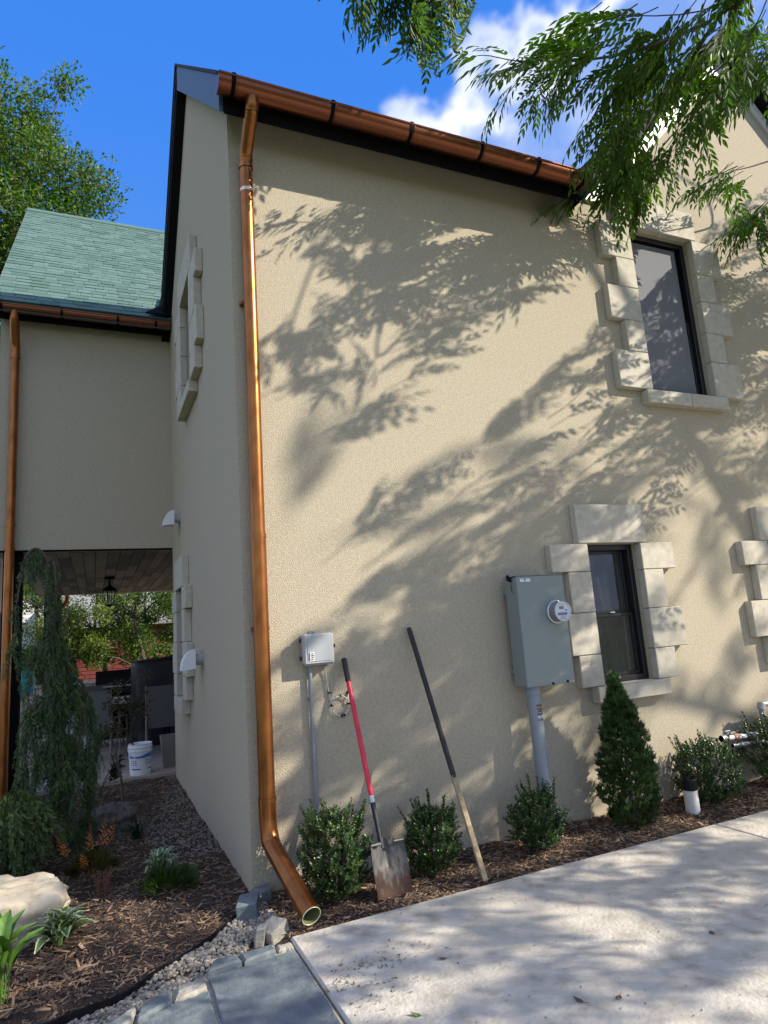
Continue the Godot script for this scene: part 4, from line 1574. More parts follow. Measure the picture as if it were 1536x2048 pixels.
func make_patio_things() -> void:
	# grill with its lid down, stainless trim
	var g := thing("gas_grill", "black gas grill with silver handle and lid on the patio", "grill", Vector3(-0.55, 0.02, -8.3))
	var body := MB.new()
	body.box(Vector3(-0.42, 0.12, -0.28), Vector3(0.42, 0.86, 0.28), 0.02)
	part(g, "cabinet", body, M.black_paint)
	for s in [-1.0, 1.0]:
		var sh := MB.new()
		sh.box(Vector3(0.43 if s > 0 else -0.80, 0.84, -0.26), Vector3(0.80 if s > 0 else -0.43, 0.88, 0.26), 0.01)
		part(g, "side_shelf", sh, M.steel)
		var lg := MB.new()
		lg.tube(PackedVector3Array([Vector3(s * 0.36, 0.0, 0.1), Vector3(s * 0.36, 0.14, 0.1)]), 0.05, 12)
		part(g, "caster", lg, M.rubber)
	var lid := MB.new()
	lid.xf = Transform3D(Basis(Vector3(0, 0, 1), Vector3(0, 1, 0), Vector3(-1, 0, 0)), Vector3(0, 0.88, 0))
	var o := PackedVector2Array([Vector2(-0.28, 0), Vector2(0.28, 0)])
	for k in 9:
		var a := 0.1 + 2.6 * k / 8.0
		o.append(Vector2(0.28 * cos(a) if k > 0 else 0.28, 0.36 * sin(a) + 0.05))
	lid.prism(o, -0.42, 0.42)
	part(g, "lid", lid, M.black_plastic)
	var hd := MB.new()
	hd.tube(PackedVector3Array([Vector3(-0.3, 1.02, 0.36), Vector3(0.3, 1.02, 0.36)]), 0.016, 10)
	for s in [-0.28, 0.28]:
		hd.tube(PackedVector3Array([Vector3(s, 1.02, 0.36), Vector3(s, 1.03, 0.24)]), 0.01, 8)
	part(g, "handle", hd, M.steel)
	var pn := MB.new()
	pn.box(Vector3(-0.4, 0.70, 0.281), Vector3(0.4, 0.84, 0.31), 0.008)
	part(g, "control_panel", pn, M.steel)
	for k in 4:
		var kb := MB.new()
		kb.tube(PackedVector3Array([Vector3(-0.27 + 0.18 * k, 0.77, 0.31), Vector3(-0.27 + 0.18 * k, 0.77, 0.345)]), 0.03, 12)
		part(g, "knob", kb, M.black_plastic)
	# a second cooker under a black cover
	var c := thing("covered_grill", "large grill under a slack black cover beside the wall", "grill", Vector3(0.35, 0.02, -7.9))
	var nz := noise(1.4, 3, 15)
	var cov := MB.new()
	cov.sheet(func(u: float, w: float) -> Vector3:
		var a := -TAU * u
		var d := Vector2(cos(a), sin(a))
		var k: float = 1.0 / maxf(absf(d.x), absf(d.y))
		k = lerpf(1.0, k, 0.75)
		var y: float = 1.42 * minf(1.0, w * 1.35)
		var s: float = 1.0 if w < 0.74 else maxf(0.0, 1.0 - (w - 0.74) / 0.26)
		var fl := 1.0 + (0.06 * sin(u * 50.0) + 0.05 * nz.get_noise_2d(u * 9.0, w * 3.0)) * (1.1 - minf(1.0, w * 1.35)) * 1.4
		return Vector3(d.x * 0.74 * k * s * fl, y + (0.10 * (1.0 - s) * (0.6 + 0.4 * cos(d.x * 3.0)) if s < 1.0 else 0.0) + 0.03 * nz.get_noise_2d(u * 7, w * 7), d.y * 0.42 * k * s * fl), 60, 26)
	part(c, "cover", cov, M.tarp)
	# sling chairs round the patio table
	var spots := [[0.03, -6.5, 3.05, "dark sling patio chair nearest the gable wall"], [-0.86, -6.55, 2.7, "dark sling patio chair behind the slim young maple"], [-0.9, -7.6, 0.2, "dark sling patio chair at the far side of the table"]]
	for s in spots:
		sling_chair(Vector3(s[0], 0.02, s[1]), s[2], s[3])
	var t := thing("patio_table", "dark patio table among the sling chairs", "table", Vector3(-0.42, 0.02, -7.15))
	var top := MB.new()
	top.box(Vector3(-0.62, 0.70, -0.42), Vector3(0.62, 0.725, 0.42), 0.008)
	part(t, "tabletop", top, M.dark_trim)
	for sx in [-0.55, 0.55]:
		for sz in [-0.35, 0.35]:
			var lg := MB.new()
			lg.box(Vector3(sx - 0.02, 0, sz - 0.02), Vector3(sx + 0.02, 0.70, sz + 0.02), 0.003)
			part(t, "leg", lg, M.dark_trim)
	# bucket
	var b := thing("bucket", "white plastic bucket with blue band and black print on the patio edge", "bucket", Vector3(-0.42, 0.02, -4.99))
	var sh := MB.new()
	sh.lathe([Vector2(0, 0.0), Vector2(0.128, 0.0), Vector2(0.131, 0.01), Vector2(0.147, 0.30), Vector2(0.156, 0.302), Vector2(0.156, 0.318), Vector2(0.148, 0.32), Vector2(0.149, 0.345), Vector2(0.158, 0.347), Vector2(0.158, 0.362), Vector2(0.150, 0.364), Vector2(0.151, 0.392), Vector2(0.154, 0.395), Vector2(0.146, 0.392), Vector2(0.126, 0.03), Vector2(0, 0.03)], 32)
	part(b, "shell", sh, M.white)
	var band := MB.new()
	for k in 26:
		var a0 := -0.5 + 3.2 * k / 26.0
		var a1 := -0.5 + 3.2 * (k + 1) / 26.0
		var y0 := 0.222
		var y1: float = 0.262 + 0.02 * sin(k * 0.24)
		var p := func(a: float, y: float) -> Vector3:
			var r := 0.1312 + (y - 0.01) / 0.29 * 0.016 + 0.0012
			return Vector3(cos(a) * r, y, sin(a) * r)
		band.col = Color(0.03, 0.13, 0.42)
		band.quad(p.call(a1, y0), p.call(a0, y0), p.call(a0, y1), p.call(a1, y1))
		if k % 13 > 3 and k % 13 < 11:
			band.col = Color(0.03, 0.03, 0.04)
			band.quad(p.call(a1, 0.075), p.call(a0, 0.075), p.call(a0, 0.088), p.call(a1, 0.088))
		if k % 13 > 5 and k % 2 == 0:
			for y in [0.13, 0.155, 0.18]:
				band.quad(p.call(a1, y), p.call(a0, y), p.call(a0, y + 0.012), p.call(a1, y + 0.012))
	part(b, "print", band, M.tint_gloss)
	var hl := MB.new()
	var hp := PackedVector3Array()
	for k in 15:
		var a := PI * k / 14.0
		hp.append(Vector3(cos(a) * 0.158, 0.335 - sin(a) * 0.12, sin(a) * 0.165))
	hl.tube(hp, 0.003, 6)
	part(b, "handle", hl, M.steel)
	# planter
	var pl := thing("planter", "tall tapered grey planter standing against the gable wall foot", "planter", Vector3(-0.03, 0.02, -5.2))
	var pm := MB.new()
	for k in 4:
		var q := [Vector3(-1, 0, 1), Vector3(1, 0, 1), Vector3(1, 0, -1), Vector3(-1, 0, -1)]
		var a: Vector3 = q[k]
		var d: Vector3 = q[(k + 1) % 4]
		pm.quad(a * 0.075, d * 0.075, d * 0.115 + Vector3(0, 0.43, 0), a * 0.115 + Vector3(0, 0.43, 0))
		pm.quad(a * 0.115 + Vector3(0, 0.43, 0), d * 0.115 + Vector3(0, 0.43, 0), d * 0.10 + Vector3(0, 0.43, 0), a * 0.10 + Vector3(0, 0.43, 0))
		pm.quad(d * 0.10 + Vector3(0, 0.43, 0), d * 0.09 + Vector3(0, 0.36, 0), a * 0.09 + Vector3(0, 0.36, 0), a * 0.10 + Vector3(0, 0.43, 0))
	part(pl, "shell", pm, M.grey_stone)
	var so := MB.new()
	so.box(Vector3(-0.09, 0.34, -0.09), Vector3(0.09, 0.365, 0.09))
	part(pl, "soil", so, M.soil)
	# turquoise pot
	var tp := thing("glazed_pot", "turquoise glazed pot on a block beyond the post", "pot", Vector3(-2.22, 0.02, -9.3))
	var bk := MB.new()
	bk.box(Vector3(-0.22, 0, -0.22), Vector3(0.22, 0.92, 0.22), 0.02)
	part(tp, "pedestal", bk, M.limestone)
	var pt := MB.new()
	pt.lathe([Vector2(0, 0.92), Vector2(0.14, 0.92), Vector2(0.22, 1.05), Vector2(0.24, 1.2), Vector2(0.2, 1.34), Vector2(0.23, 1.38), Vector2(0.19, 1.38), Vector2(0.17, 1.3), Vector2(0, 1.3)], 24)
	part(tp, "pot", pt, M.turquoise)


func sling_chair(at: Vector3, turn: float, label: String) -> void:
	var t := thing("patio_chair", label, "chair", at, "sling chairs on the patio")
	t.rotation.y = turn
	var seat := MB.new()
	seat.sheet(func(u: float, w: float) -> Vector3: return Vector3((u - 0.5) * 0.5, 0.43 - 0.03 * sin(PI * w), 0.24 - 0.48 * w), 4, 6)
	part(t, "seat", seat, M.sling)
	var back := MB.new()
	back.sheet(func(u: float, w: float) -> Vector3: return Vector3((u - 0.5) * 0.5, 0.42 + 0.64 * w, -0.24 - 0.16 * w - 0.03 * sin(PI * w)), 4, 6)
	part(t, "backrest", back, M.sling)
	for s in [-1.0, 1.0]:
		var f := MB.new()
		f.tube(PackedVector3Array([Vector3(s * 0.26, 0.0, 0.27), Vector3(s * 0.26, 0.43, 0.24), Vector3(s * 0.26, 0.42, -0.24), Vector3(s * 0.26, 1.08, -0.41)]), 0.014, 8)
		part(t, "side_frame", f, M.chair_frame)
		var l := MB.new()
		l.tube(PackedVector3Array([Vector3(s * 0.26, 0.62, -0.29), Vector3(s * 0.27, 0.0, -0.36)]), 0.014, 8)
		part(t, "leg", l, M.chair_frame)
		var a := MB.new()
		a.tube(PackedVector3Array([Vector3(s * 0.27, 0.42, 0.23), Vector3(s * 0.28, 0.64, 0.20), Vector3(s * 0.28, 0.65, -0.28)]), 0.014, 8)
		part(t, "armrest", a, M.chair_frame)


# ---------------------------------------------------------------- things on and against the front wall
func make_wall_things() -> void:
	# electric meter and its conduit
	var e := thing("electric_meter", "tall grey electric meter cabinet with round glass meter on the wall", "electric meter", Vector3(2.23, 1.145, 0))
	var cab := MB.new()
	cab.box(Vector3(0, 0, 0.075), Vector3(0.475, 0.9, 0.245), 0.006)
	part(e, "cabinet", cab, M.grey_box)
	for y in [0.12, 0.78]:
		var b := MB.new()
		b.box(Vector3(0.02, y - 0.02, 0.0), Vector3(0.455, y + 0.02, 0.075), 0.002)
		part(e, "mounting_rail", b, M.galv)
	var dr := MB.new()
	dr.box(Vector3(-0.004, -0.004, 0.2455), Vector3(0.479, 0.904, 0.262), 0.005)
	part(e, "door", dr, M.grey_box)
	var lip := MB.new()
	lip.box(Vector3(-0.008, 0.9045, 0.07), Vector3(0.483, 0.912, 0.268), 0.003)
	part(e, "rain_lip", lip, M.grey_box)
	var la := MB.new()
	la.box(Vector3(-0.018, 0.86, 0.17), Vector3(-0.0045, 0.90, 0.195), 0.003)
	la.box(Vector3(-0.022, 0.875, 0.14), Vector3(-0.005, 0.925, 0.165), 0.003)
	la.tube(PackedVector3Array([Vector3(-0.012, 0.84, 0.19), Vector3(-0.02, 0.80, 0.2), Vector3(-0.012, 0.77, 0.2)]), 0.003, 5)
	part(e, "latch", la, M.black_plastic)
	var lb := MB.new()
	lb.box(Vector3(0.03, 0.855, 0.2625), Vector3(0.135, 0.882, 0.2635))
	part(e, "label", lb, M.white)
	var li := MB.new()
	li.box(Vector3(0.078, 0.858, 0.264), Vector3(0.086, 0.880, 0.2645))
	li.box(Vector3(0.071, 0.873, 0.264), Vector3(0.0779, 0.879, 0.2645))
	part(e, "label_print", li, M.black_plastic)
	for q in [[0.40, 0.012], [0.25, 0.010]]:
		var sc := MB.new()
		sc.tube(PackedVector3Array([Vector3(q[0], q[1], 0.262), Vector3(q[0], q[1], 0.272)]), 0.009, 10)
		part(e, "screw", sc, M.black_plastic)
	var face := Basis(Vector3(1, 0, 0), Vector3(0, 0, 1), Vector3(0, -1, 0))
	var mo := Vector3(0.358, 0.59, 0.262)
	var rg := MB.new()
	rg.lathe([Vector2(0, 0.0), Vector2(0.098, 0.0), Vector2(0.102, 0.008), Vector2(0.100, 0.024), Vector2(0.09, 0.028), Vector2(0.088, 0.018), Vector2(0, 0.018)], 32)
	part(e, "meter_ring", rg, M.steel, Transform3D(face, mo))
	var bd := MB.new()
	bd.lathe([Vector2(0.084, 0.016), Vector2(0.084, 0.09), Vector2(0, 0.09)], 32)
	part(e, "meter_body", bd, M.meter_body, Transform3D(face, mo))
	var cl := MB.new()
	cl.lathe([Vector2(0.0865, 0.02), Vector2(0.0865, 0.105), Vector2(0.082, 0.116), Vector2(0.070, 0.121), Vector2(0, 0.123)], 32)
	part(e, "meter_glass", cl, M.meter_glass, Transform3D(face, mo))
	var rm := MB.new()
	rm.lathe([Vector2(0.0785, 0.098), Vector2(0.0835, 0.098), Vector2(0.0835, 0.104), Vector2(0.0785, 0.104)], 32)
	part(e, "dial_rim", rm, M.white, Transform3D(face, mo))
	var dl := MB.new()
	dl.lathe([Vector2(0.078, 0.092), Vector2(0.078, 0.096), Vector2(0, 0.096)], 32)
	part(e, "dial", dl, M.white, Transform3D(face, mo))
	var lcd := MB.new()
	lcd.box(mo + Vector3(-0.034, 0.018, 0.0965), mo + Vector3(0.014, 0.043, 0.099))
	part(e, "display", lcd, M.lcd)
	var dp := MB.new()
	dp.col = Color(0.05, 0.12, 0.35)
	dp.box(mo + Vector3(-0.052, -0.032, 0.0965), mo + Vector3(0.045, -0.010, 0.0985))
	dp.box(mo + Vector3(0.022, 0.004, 0.0965), mo + Vector3(0.05, 0.014, 0.0985))
	dp.col = Color(0.25, 0.30, 0.38)
	for k in 4:
		dp.box(mo + Vector3(-0.028 + 0.0, -0.042 - 0.008 * k, 0.0965), mo + Vector3(0.026, -0.038 - 0.008 * k, 0.0975))
	dp.box(mo + Vector3(-0.03, 0.052, 0.0965), mo + Vector3(0.02, 0.057, 0.0975))
	part(e, "dial_print", dp, M.tint_gloss)
	var cd := MB.new()
	cd.tube(PackedVector3Array([Vector3(0.108, 0.01, 0.165), Vector3(0.110, -0.4, 0.175), Vector3(0.115, -1.22, 0.19)]), 0.057, 24)
	part(e, "conduit", cd, M.pvc)
	var hub := MB.new()
	hub.tube(PackedVector3Array([Vector3(0.108, 0.0, 0.165), Vector3(0.108, -0.075, 0.166)]), 0.064, 24)
	part(e, "conduit_hub", hub, M.pvc)
	var sk := MB.new()
	for k in 6:
		var y0: float = [-0.165, -0.188, -0.206, -0.228, -0.25, -0.274][k]
		var hgt: float = [0.018, 0.010, 0.012, 0.010, 0.014, 0.010][k]
		sk.col = Color(0.20, 0.05, 0.03) if k == 0 else (Color(0.62, 0.63, 0.62) if k == 4 else Color(0.06, 0.06, 0.06))
		for j in 7:
			if k > 1 and (j * 3 + k) % 4 == 0:
				continue
			var a0 := 0.75 + 0.17 * j
			var a1 := a0 + 0.165
			var p := func(a: float, y: float) -> Vector3: return Vector3(0.109 + cos(a) * 0.0578, y, 0.168 + (-y) * 0.02 + sin(a) * 0.0578)
			sk.quad(p.call(a1, y0), p.call(a0, y0), p.call(a0, y0 + hgt), p.call(a1, y0 + hgt))
	part(e, "conduit_sticker", sk, M.tint_gloss)
	# cable box
	var c := thing("cable_box", "small grey plastic cable box with a cover and printed sticker on the wall", "utility box", Vector3(0.405, 1.47, 0))
	var bx := MB.new()
	bx.box(Vector3(0.012, 0.006, 0.0), Vector3(0.228, 0.224, 0.06), 0.006)
	part(c, "back_box", bx, M.grey_plastic)
	var lid := MB.new()
	lid.box(Vector3(0.0, 0.0, 0.0605), Vector3(0.24, 0.23, 0.112), 0.016)
	part(c, "cover", lid, M.grey_plastic)
	var pan := MB.new()
	pan.box(Vector3(0.03, 0.025, 0.105), Vector3(0.21, 0.205, 0.1155), 0.01)
	part(c, "cover_panel", pan, M.grey_plastic)
	var ear := MB.new()
	ear.box(Vector3(0.08, 0.226, 0.0), Vector3(0.13, 0.252, 0.012), 0.003)
	ear.box(Vector3(0.105, 0.232, 0.012), Vector3(0.125, 0.248, 0.022), 0.003)
	part(c, "mounting_ear", ear, M.galv)
	for y in [0.04, 0.17]:
		var hg := MB.new()
		hg.box(Vector3(-0.012, y, 0.045), Vector3(-0.0005, y + 0.03, 0.075), 0.003)
		part(c, "hinge", hg, M.rubber)
	var sw := MB.new()
	sw.tube(PackedVector3Array([Vector3(0.238, 0.13, 0.05), Vector3(0.268, 0.13, 0.05)]), 0.006, 8)
	sw.box(Vector3(0.256, 0.118, 0.042), Vector3(0.268, 0.142, 0.058), 0.003)
	part(c, "lock_screw", sw, M.black_plastic)
	var stc := MB.new()
	stc.col = Color(0.62, 0.62, 0.62)
	stc.quad(Vector3(0.035, 0.032, 0.1162), Vector3(0.082, 0.032, 0.1162), Vector3(0.082, 0.098, 0.1162), Vector3(0.035, 0.098, 0.1162))
	stc.col = Color(0.02, 0.02, 0.02)
	stc.box(Vector3(0.038, 0.036, 0.1165), Vector3(0.047, 0.094, 0.1172))
	for k in 4:
		stc.box(Vector3(0.055 + 0.004 * (k % 2), 0.040 + 0.014 * k, 0.1165), Vector3(0.072 + 0.003 * (k % 3), 0.047 + 0.014 * k, 0.1172))
	part(c, "sticker", stc, M.tint_gloss)
	for q in [[0.045, 0.09], [0.185, 0.225]]:
		var gl := MB.new()
		gl.box(Vector3(q[0], -0.016, 0.02), Vector3(q[1], 0.0055, 0.05), 0.004)
		part(c, "gland", gl, M.pvc)
	var cn := MB.new()
	cn.tube(PackedVector3Array([Vector3(0.067, -0.01, 0.032), Vector3(0.066, -0.6, 0.03), Vector3(0.072, -1.5, 0.03)]), 0.0155, 14)
	part(c, "conduit", cn, M.pvc)
	for y in [-0.25, -0.72, -1.1]:
		var cl2 := MB.new()
		cl2.box(Vector3(0.05, y, 0.0), Vector3(0.09, y + 0.018, 0.018), 0.002)
		part(c, "pipe_clip", cl2, M.pvc)
	# looped white cable
	var k1 := thing("coiled_cable", "thin white cable hanging in a tied loop below the cable box", "cable", Vector3(0.70, 1.153, 0.018))
	var pts := PackedVector3Array()
	pts.append_array(smooth_path([Vector3(-0.105, 0.30, 0.012), Vector3(-0.10, 0.22, 0.0), Vector3(-0.085, 0.11, 0.0), Vector3(-0.071, 0.03, 0.0)], 5))
	for k in 34:
		var a := PI - 0.35 + TAU * 1.03 * k / 33.0
		pts.append(Vector3(cos(a) * 0.067, sin(a) * 0.072, 0.004 * (k % 2) * 0.0 + 0.006 * k / 33.0))
	var ca := MB.new()
	ca.tube(pts, 0.0055, 8)
	part(k1, "cable", ca, M.cable_white)
	var tail := MB.new()
	tail.tube(smooth_path([Vector3(0.058, 0.02, 0.006), Vector3(0.062, 0.055, 0.004), Vector3(0.073, 0.085, -0.014)], 5), 0.0055, 8)
	part(k1, "cable_end", tail, M.cable_white)
	var gr := MB.new()
	gr.tube(PackedVector3Array([Vector3(0.074, 0.086, -0.0175), Vector3(0.074, 0.086, -0.008)]), 0.017, 16)
	part(k1, "grommet", gr, M.rubber)
	for q in [[0.002, 0.073], [0.068, 0.010], [-0.068, 0.012], [0.006, -0.072], [-0.081, 0.105], [0.025, -0.068]]:
		var cp := MB.new()
		cp.box(Vector3(q[0] - 0.008, q[1] - 0.008, -0.017), Vector3(q[0] + 0.008, q[1] + 0.008, 0.011), 0.003)
		part(k1, "cable_clip", cp, M.black_plastic)
	# shovel
	var s := thing("shovel", "square mouth shovel with red handle and muddy blade leaning on wall", "shovel", Vector3(0.80, 0.0, 0.55))
	var top := Vector3(0.742 - 0.80, 1.497, 0.035 - 0.55)
	var low := Vector3(-0.022, 0.285, -0.10)
	var dirv := (top - low)
	var seg := func(a: float, b: float, ra: float, rb: float, called: String, mat: Material) -> void:
		var m := MB.new()
		var p := low + dirv * a
		var q := low + dirv * b
		m.tube(PackedVector3Array([p, p.lerp(q, 0.03), p.lerp(q, 0.97), q]), [ra * 0.93, ra, rb, rb * 0.9], 16)
		part(s, called, m, mat)
	seg.call(-0.02, 0.205, 0.013, 0.0185, "socket", M.shovel_steel)
	seg.call(0.20, 0.235, 0.0205, 0.0205, "ferrule", M.steel)
	seg.call(0.232, 0.865, 0.0185, 0.0175, "handle", M.red)
	seg.call(0.862, 1.0, 0.0205, 0.0205, "grip", M.rubber)
	var nz := noise(5.0, 4, 19)
	var bl := MB.new()
	var bf := func(u: float, w: float) -> Vector3:
		var x := (u - 0.5) * 2.0
		var half: float = 0.121 + 0.004 * sin(w * 3.0)
		var y: float = 0.30 * (1.0 - w) - 0.01 + (0.012 * absf(x) if w < 0.05 else 0.0)
		var bot: float = -0.02 * (1.0 - x * x) * smoothstep(0.6, 1.0, w)
		var z: float = 0.035 * x * x - 0.02 * (1.0 - w) * (1.0 - x * x) - 0.06 * (1.0 - w)
		var crease: float = 0.028 * exp(-pow(x / 0.16, 2.0)) * (1.0 - smoothstep(0.0, 0.75, w))
		var notch: float = 0.05 * exp(-pow(x / 0.2, 4.0)) * (1.0 - smoothstep(0.0, 0.18, w))
		return Vector3(x * half + 0.008 * w, y + bot + notch * 0.4, z - crease - 0.012)
	var bs := func(u: float, w: float) -> Color:
		var n1 := nz.get_noise_2d(u * 1.2, w * 0.5) + 0.5 * nz.get_noise_2d(u * 4.0, w * 1.0)
		var rust: float = clampf((w - 0.42 + n1 * 0.5) * 3.0, 0, 1)
		return Color(0.125, 0.122, 0.115).lerp(Color(0.055, 0.052, 0.048), clampf(n1 + 0.35, 0, 1)).lerp(Color(0.062, 0.028, 0.017), rust)
	bl.sheet(bf, 30, 30, bs)
	var bl2 := MB.new()
	bl2.sheet(func(u: float, w: float) -> Vector3: return bf.call(1.0 - u, w) - Vector3(0, 0, 0.0025), 30, 30, bs)
	part(s, "blade", bl, M.tint_metal)
	part(s, "blade_back", bl2, M.tint_metal)
	for sx in [-1.0, 1.0]:
		var stp := MB.new()
		stp.xf = Transform3D(Basis(Vector3.RIGHT, -0.5), Vector3(0, 0.292, -0.055))
		stp.col = Color(0.17, 0.165, 0.155)
		stp.box(Vector3(0.045 if sx > 0 else -0.119, -0.006, -0.012), Vector3(0.119 if sx > 0 else -0.045, 0.006, 0.022), 0.003)
		part(s, "foot_step", stp, M.tint_metal)
	# pole
	var p := thing("pole", "long black wrapped wooden pole leaning on the wall right of the shovel", "pole", Vector3(1.40, 0.0, 0.72))
	var pt := Vector3(1.312 - 1.40, 1.69, 0.028 - 0.72)
	var zax := pt.normalized()
	var xax := Vector3(1, 0, 0.1).cross(zax).cross(zax).normalized() * -1.0
	var pb := Basis(xax, zax.cross(xax), zax)
	var ln := pt.length()
	var wood := MB.new()
	wood.box(Vector3(-0.019, -0.013, 0.0), Vector3(0.019, 0.013, ln * 0.375), 0.004)
	part(p, "wood_end", wood, M.pole_wood, Transform3D(pb, Vector3.ZERO))
	var wrap := MB.new()
	wrap.tube(PackedVector3Array([Vector3(0, 0, ln * 0.365), Vector3(0, 0, ln * 0.38), Vector3(0, 0, ln * 0.7), Vector3(0, 0, ln * 0.985), Vector3(0, 0, ln)]), [0.017, 0.020, 0.0195, 0.020, 0.016], 14)
	part(p, "wrapped_handle", wrap, M.rubber, Transform3D(pb, Vector3.ZERO))
	# stub post light
	var bo := thing("path_light", "short white post light with black cap in front of a shrub", "path light", Vector3(3.655, -0.02, 0.42))
	var bp := MB.new()
	bp.lathe([Vector2(0.058, -0.05), Vector2(0.058, 0.185), Vector2(0, 0.185)], 22)
	part(bo, "post", bp, M.white_matt)
	var bc := MB.new()
	bc.lathe([Vector2(0.05, 0.185), Vector2(0.062, 0.19), Vector2(0.066, 0.215), Vector2(0.066, 0.268), Vector2(0.058, 0.28), Vector2(0.045, 0.274), Vector2(0.0, 0.274)], 22)
	part(bo, "cap", bc, M.black_plastic)
	for k in 2:
		var cr := MB.new()
		cr.box(Vector3(-0.05, 0.2745, -0.008), Vector3(0.05, 0.284, 0.008), 0.002)
		part(bo, "cap_rib", cr, M.black_plastic, Transform3D(Basis(Vector3.UP, k * PI / 2 + 0.5), Vector3(0, 0.0004 * k, 0)))
	# gas pipes at the right
	var g := thing("gas_meter", "grey gas meter piping with white taped pipe at the right edge", "gas meter", Vector3(4.4, 0.44, 0.2))
	var h1 := MB.new()
	h1.tube(PackedVector3Array([Vector3(0.0, 0.02, 0), Vector3(0.14, 0.015, 0), Vector3(0.30, 0.005, 0), Vector3(1.2, -0.005, 0)]), 0.024, 14)
	part(g, "pipe", h1, M.pipe_white)
	var h2 := MB.new()
	h2.tube(PackedVector3Array([Vector3(0.05, -0.045, 0.05), Vector3(0.3, -0.05, 0.06), Vector3(0.46, -0.055, 0.06), Vector3(0.54, -0.12, 0.06), Vector3(0.55, -0.5, 0.06)]), 0.018, 12)
	part(g, "lower_pipe", h2, M.galv)
	for x in [0.0, 0.16, 0.33, 0.52]:
		ring(g, "coupling", Vector3(x, 0.02 - 0.045 * x * 0.5, 0), Vector3.RIGHT, 0.031, 0.055, [M.galv, M.rusty, M.pipe_white, M.galv][int(x * 6.1)] if false else (M.rusty if x == 0.16 else M.galv))
	var up := MB.new()
	up.tube(smooth_path([Vector3(0.60, 0.0, 0), Vector3(0.575, 0.22, 0.0), Vector3(0.585, 0.26, 0.0), Vector3(0.66, 0.265, 0.0), Vector3(0.95, 0.265, 0.0)], 6), 0.026, 14)
	part(g, "riser", up, M.galv)
	ring(g, "elbow", Vector3(0.58, 0.25, 0), Vector3(0.3, 1, 0), 0.036, 0.06, M.galv)
	ring(g, "tee", Vector3(0.60, 0.0, 0), Vector3.UP, 0.038, 0.08, M.galv)
	var vl := MB.new()
	vl.tube(PackedVector3Array([Vector3(0.06, 0.02, 0), Vector3(0.06, 0.075, 0)]), 0.012, 10)
	vl.box(Vector3(0.03, 0.073, -0.008), Vector3(0.10, 0.085, 0.008), 0.003)
	part(g, "valve", vl, M.galv)
	var drop := MB.new()
	drop.tube(PackedVector3Array([Vector3(0.01, 0.02, 0), Vector3(0.01, -0.42, 0.0)]), 0.016, 10)
	part(g, "supply_pipe", drop, M.galv)
	var reg := MB.new()
	reg.lathe([Vector2(0, -0.05), Vector2(0.06, -0.05), Vector2(0.10, -0.02), Vector2(0.11, 0.0), Vector2(0.10, 0.02), Vector2(0.05, 0.05), Vector2(0.03, 0.09), Vector2(0, 0.09)], 22)
	part(g, "regulator", reg, M.grey_plastic, Transform3D(face, Vector3(0.76, 0.13, 0.02)))
	var bod := MB.new()
	bod.box(Vector3(0.84, -0.12, -0.10), Vector3(1.12, 0.20, 0.14), 0.03)
	part(g, "meter_body", bod, M.grey_plastic)
	for x in [0.02, 0.6, 1.1]:
		var br := MB.new()
		br.box(Vector3(x - 0.012, 0.0, -0.2), Vector3(x + 0.012, 0.012, -0.02))
		part(g, "wall_bracket", br, M.galv)


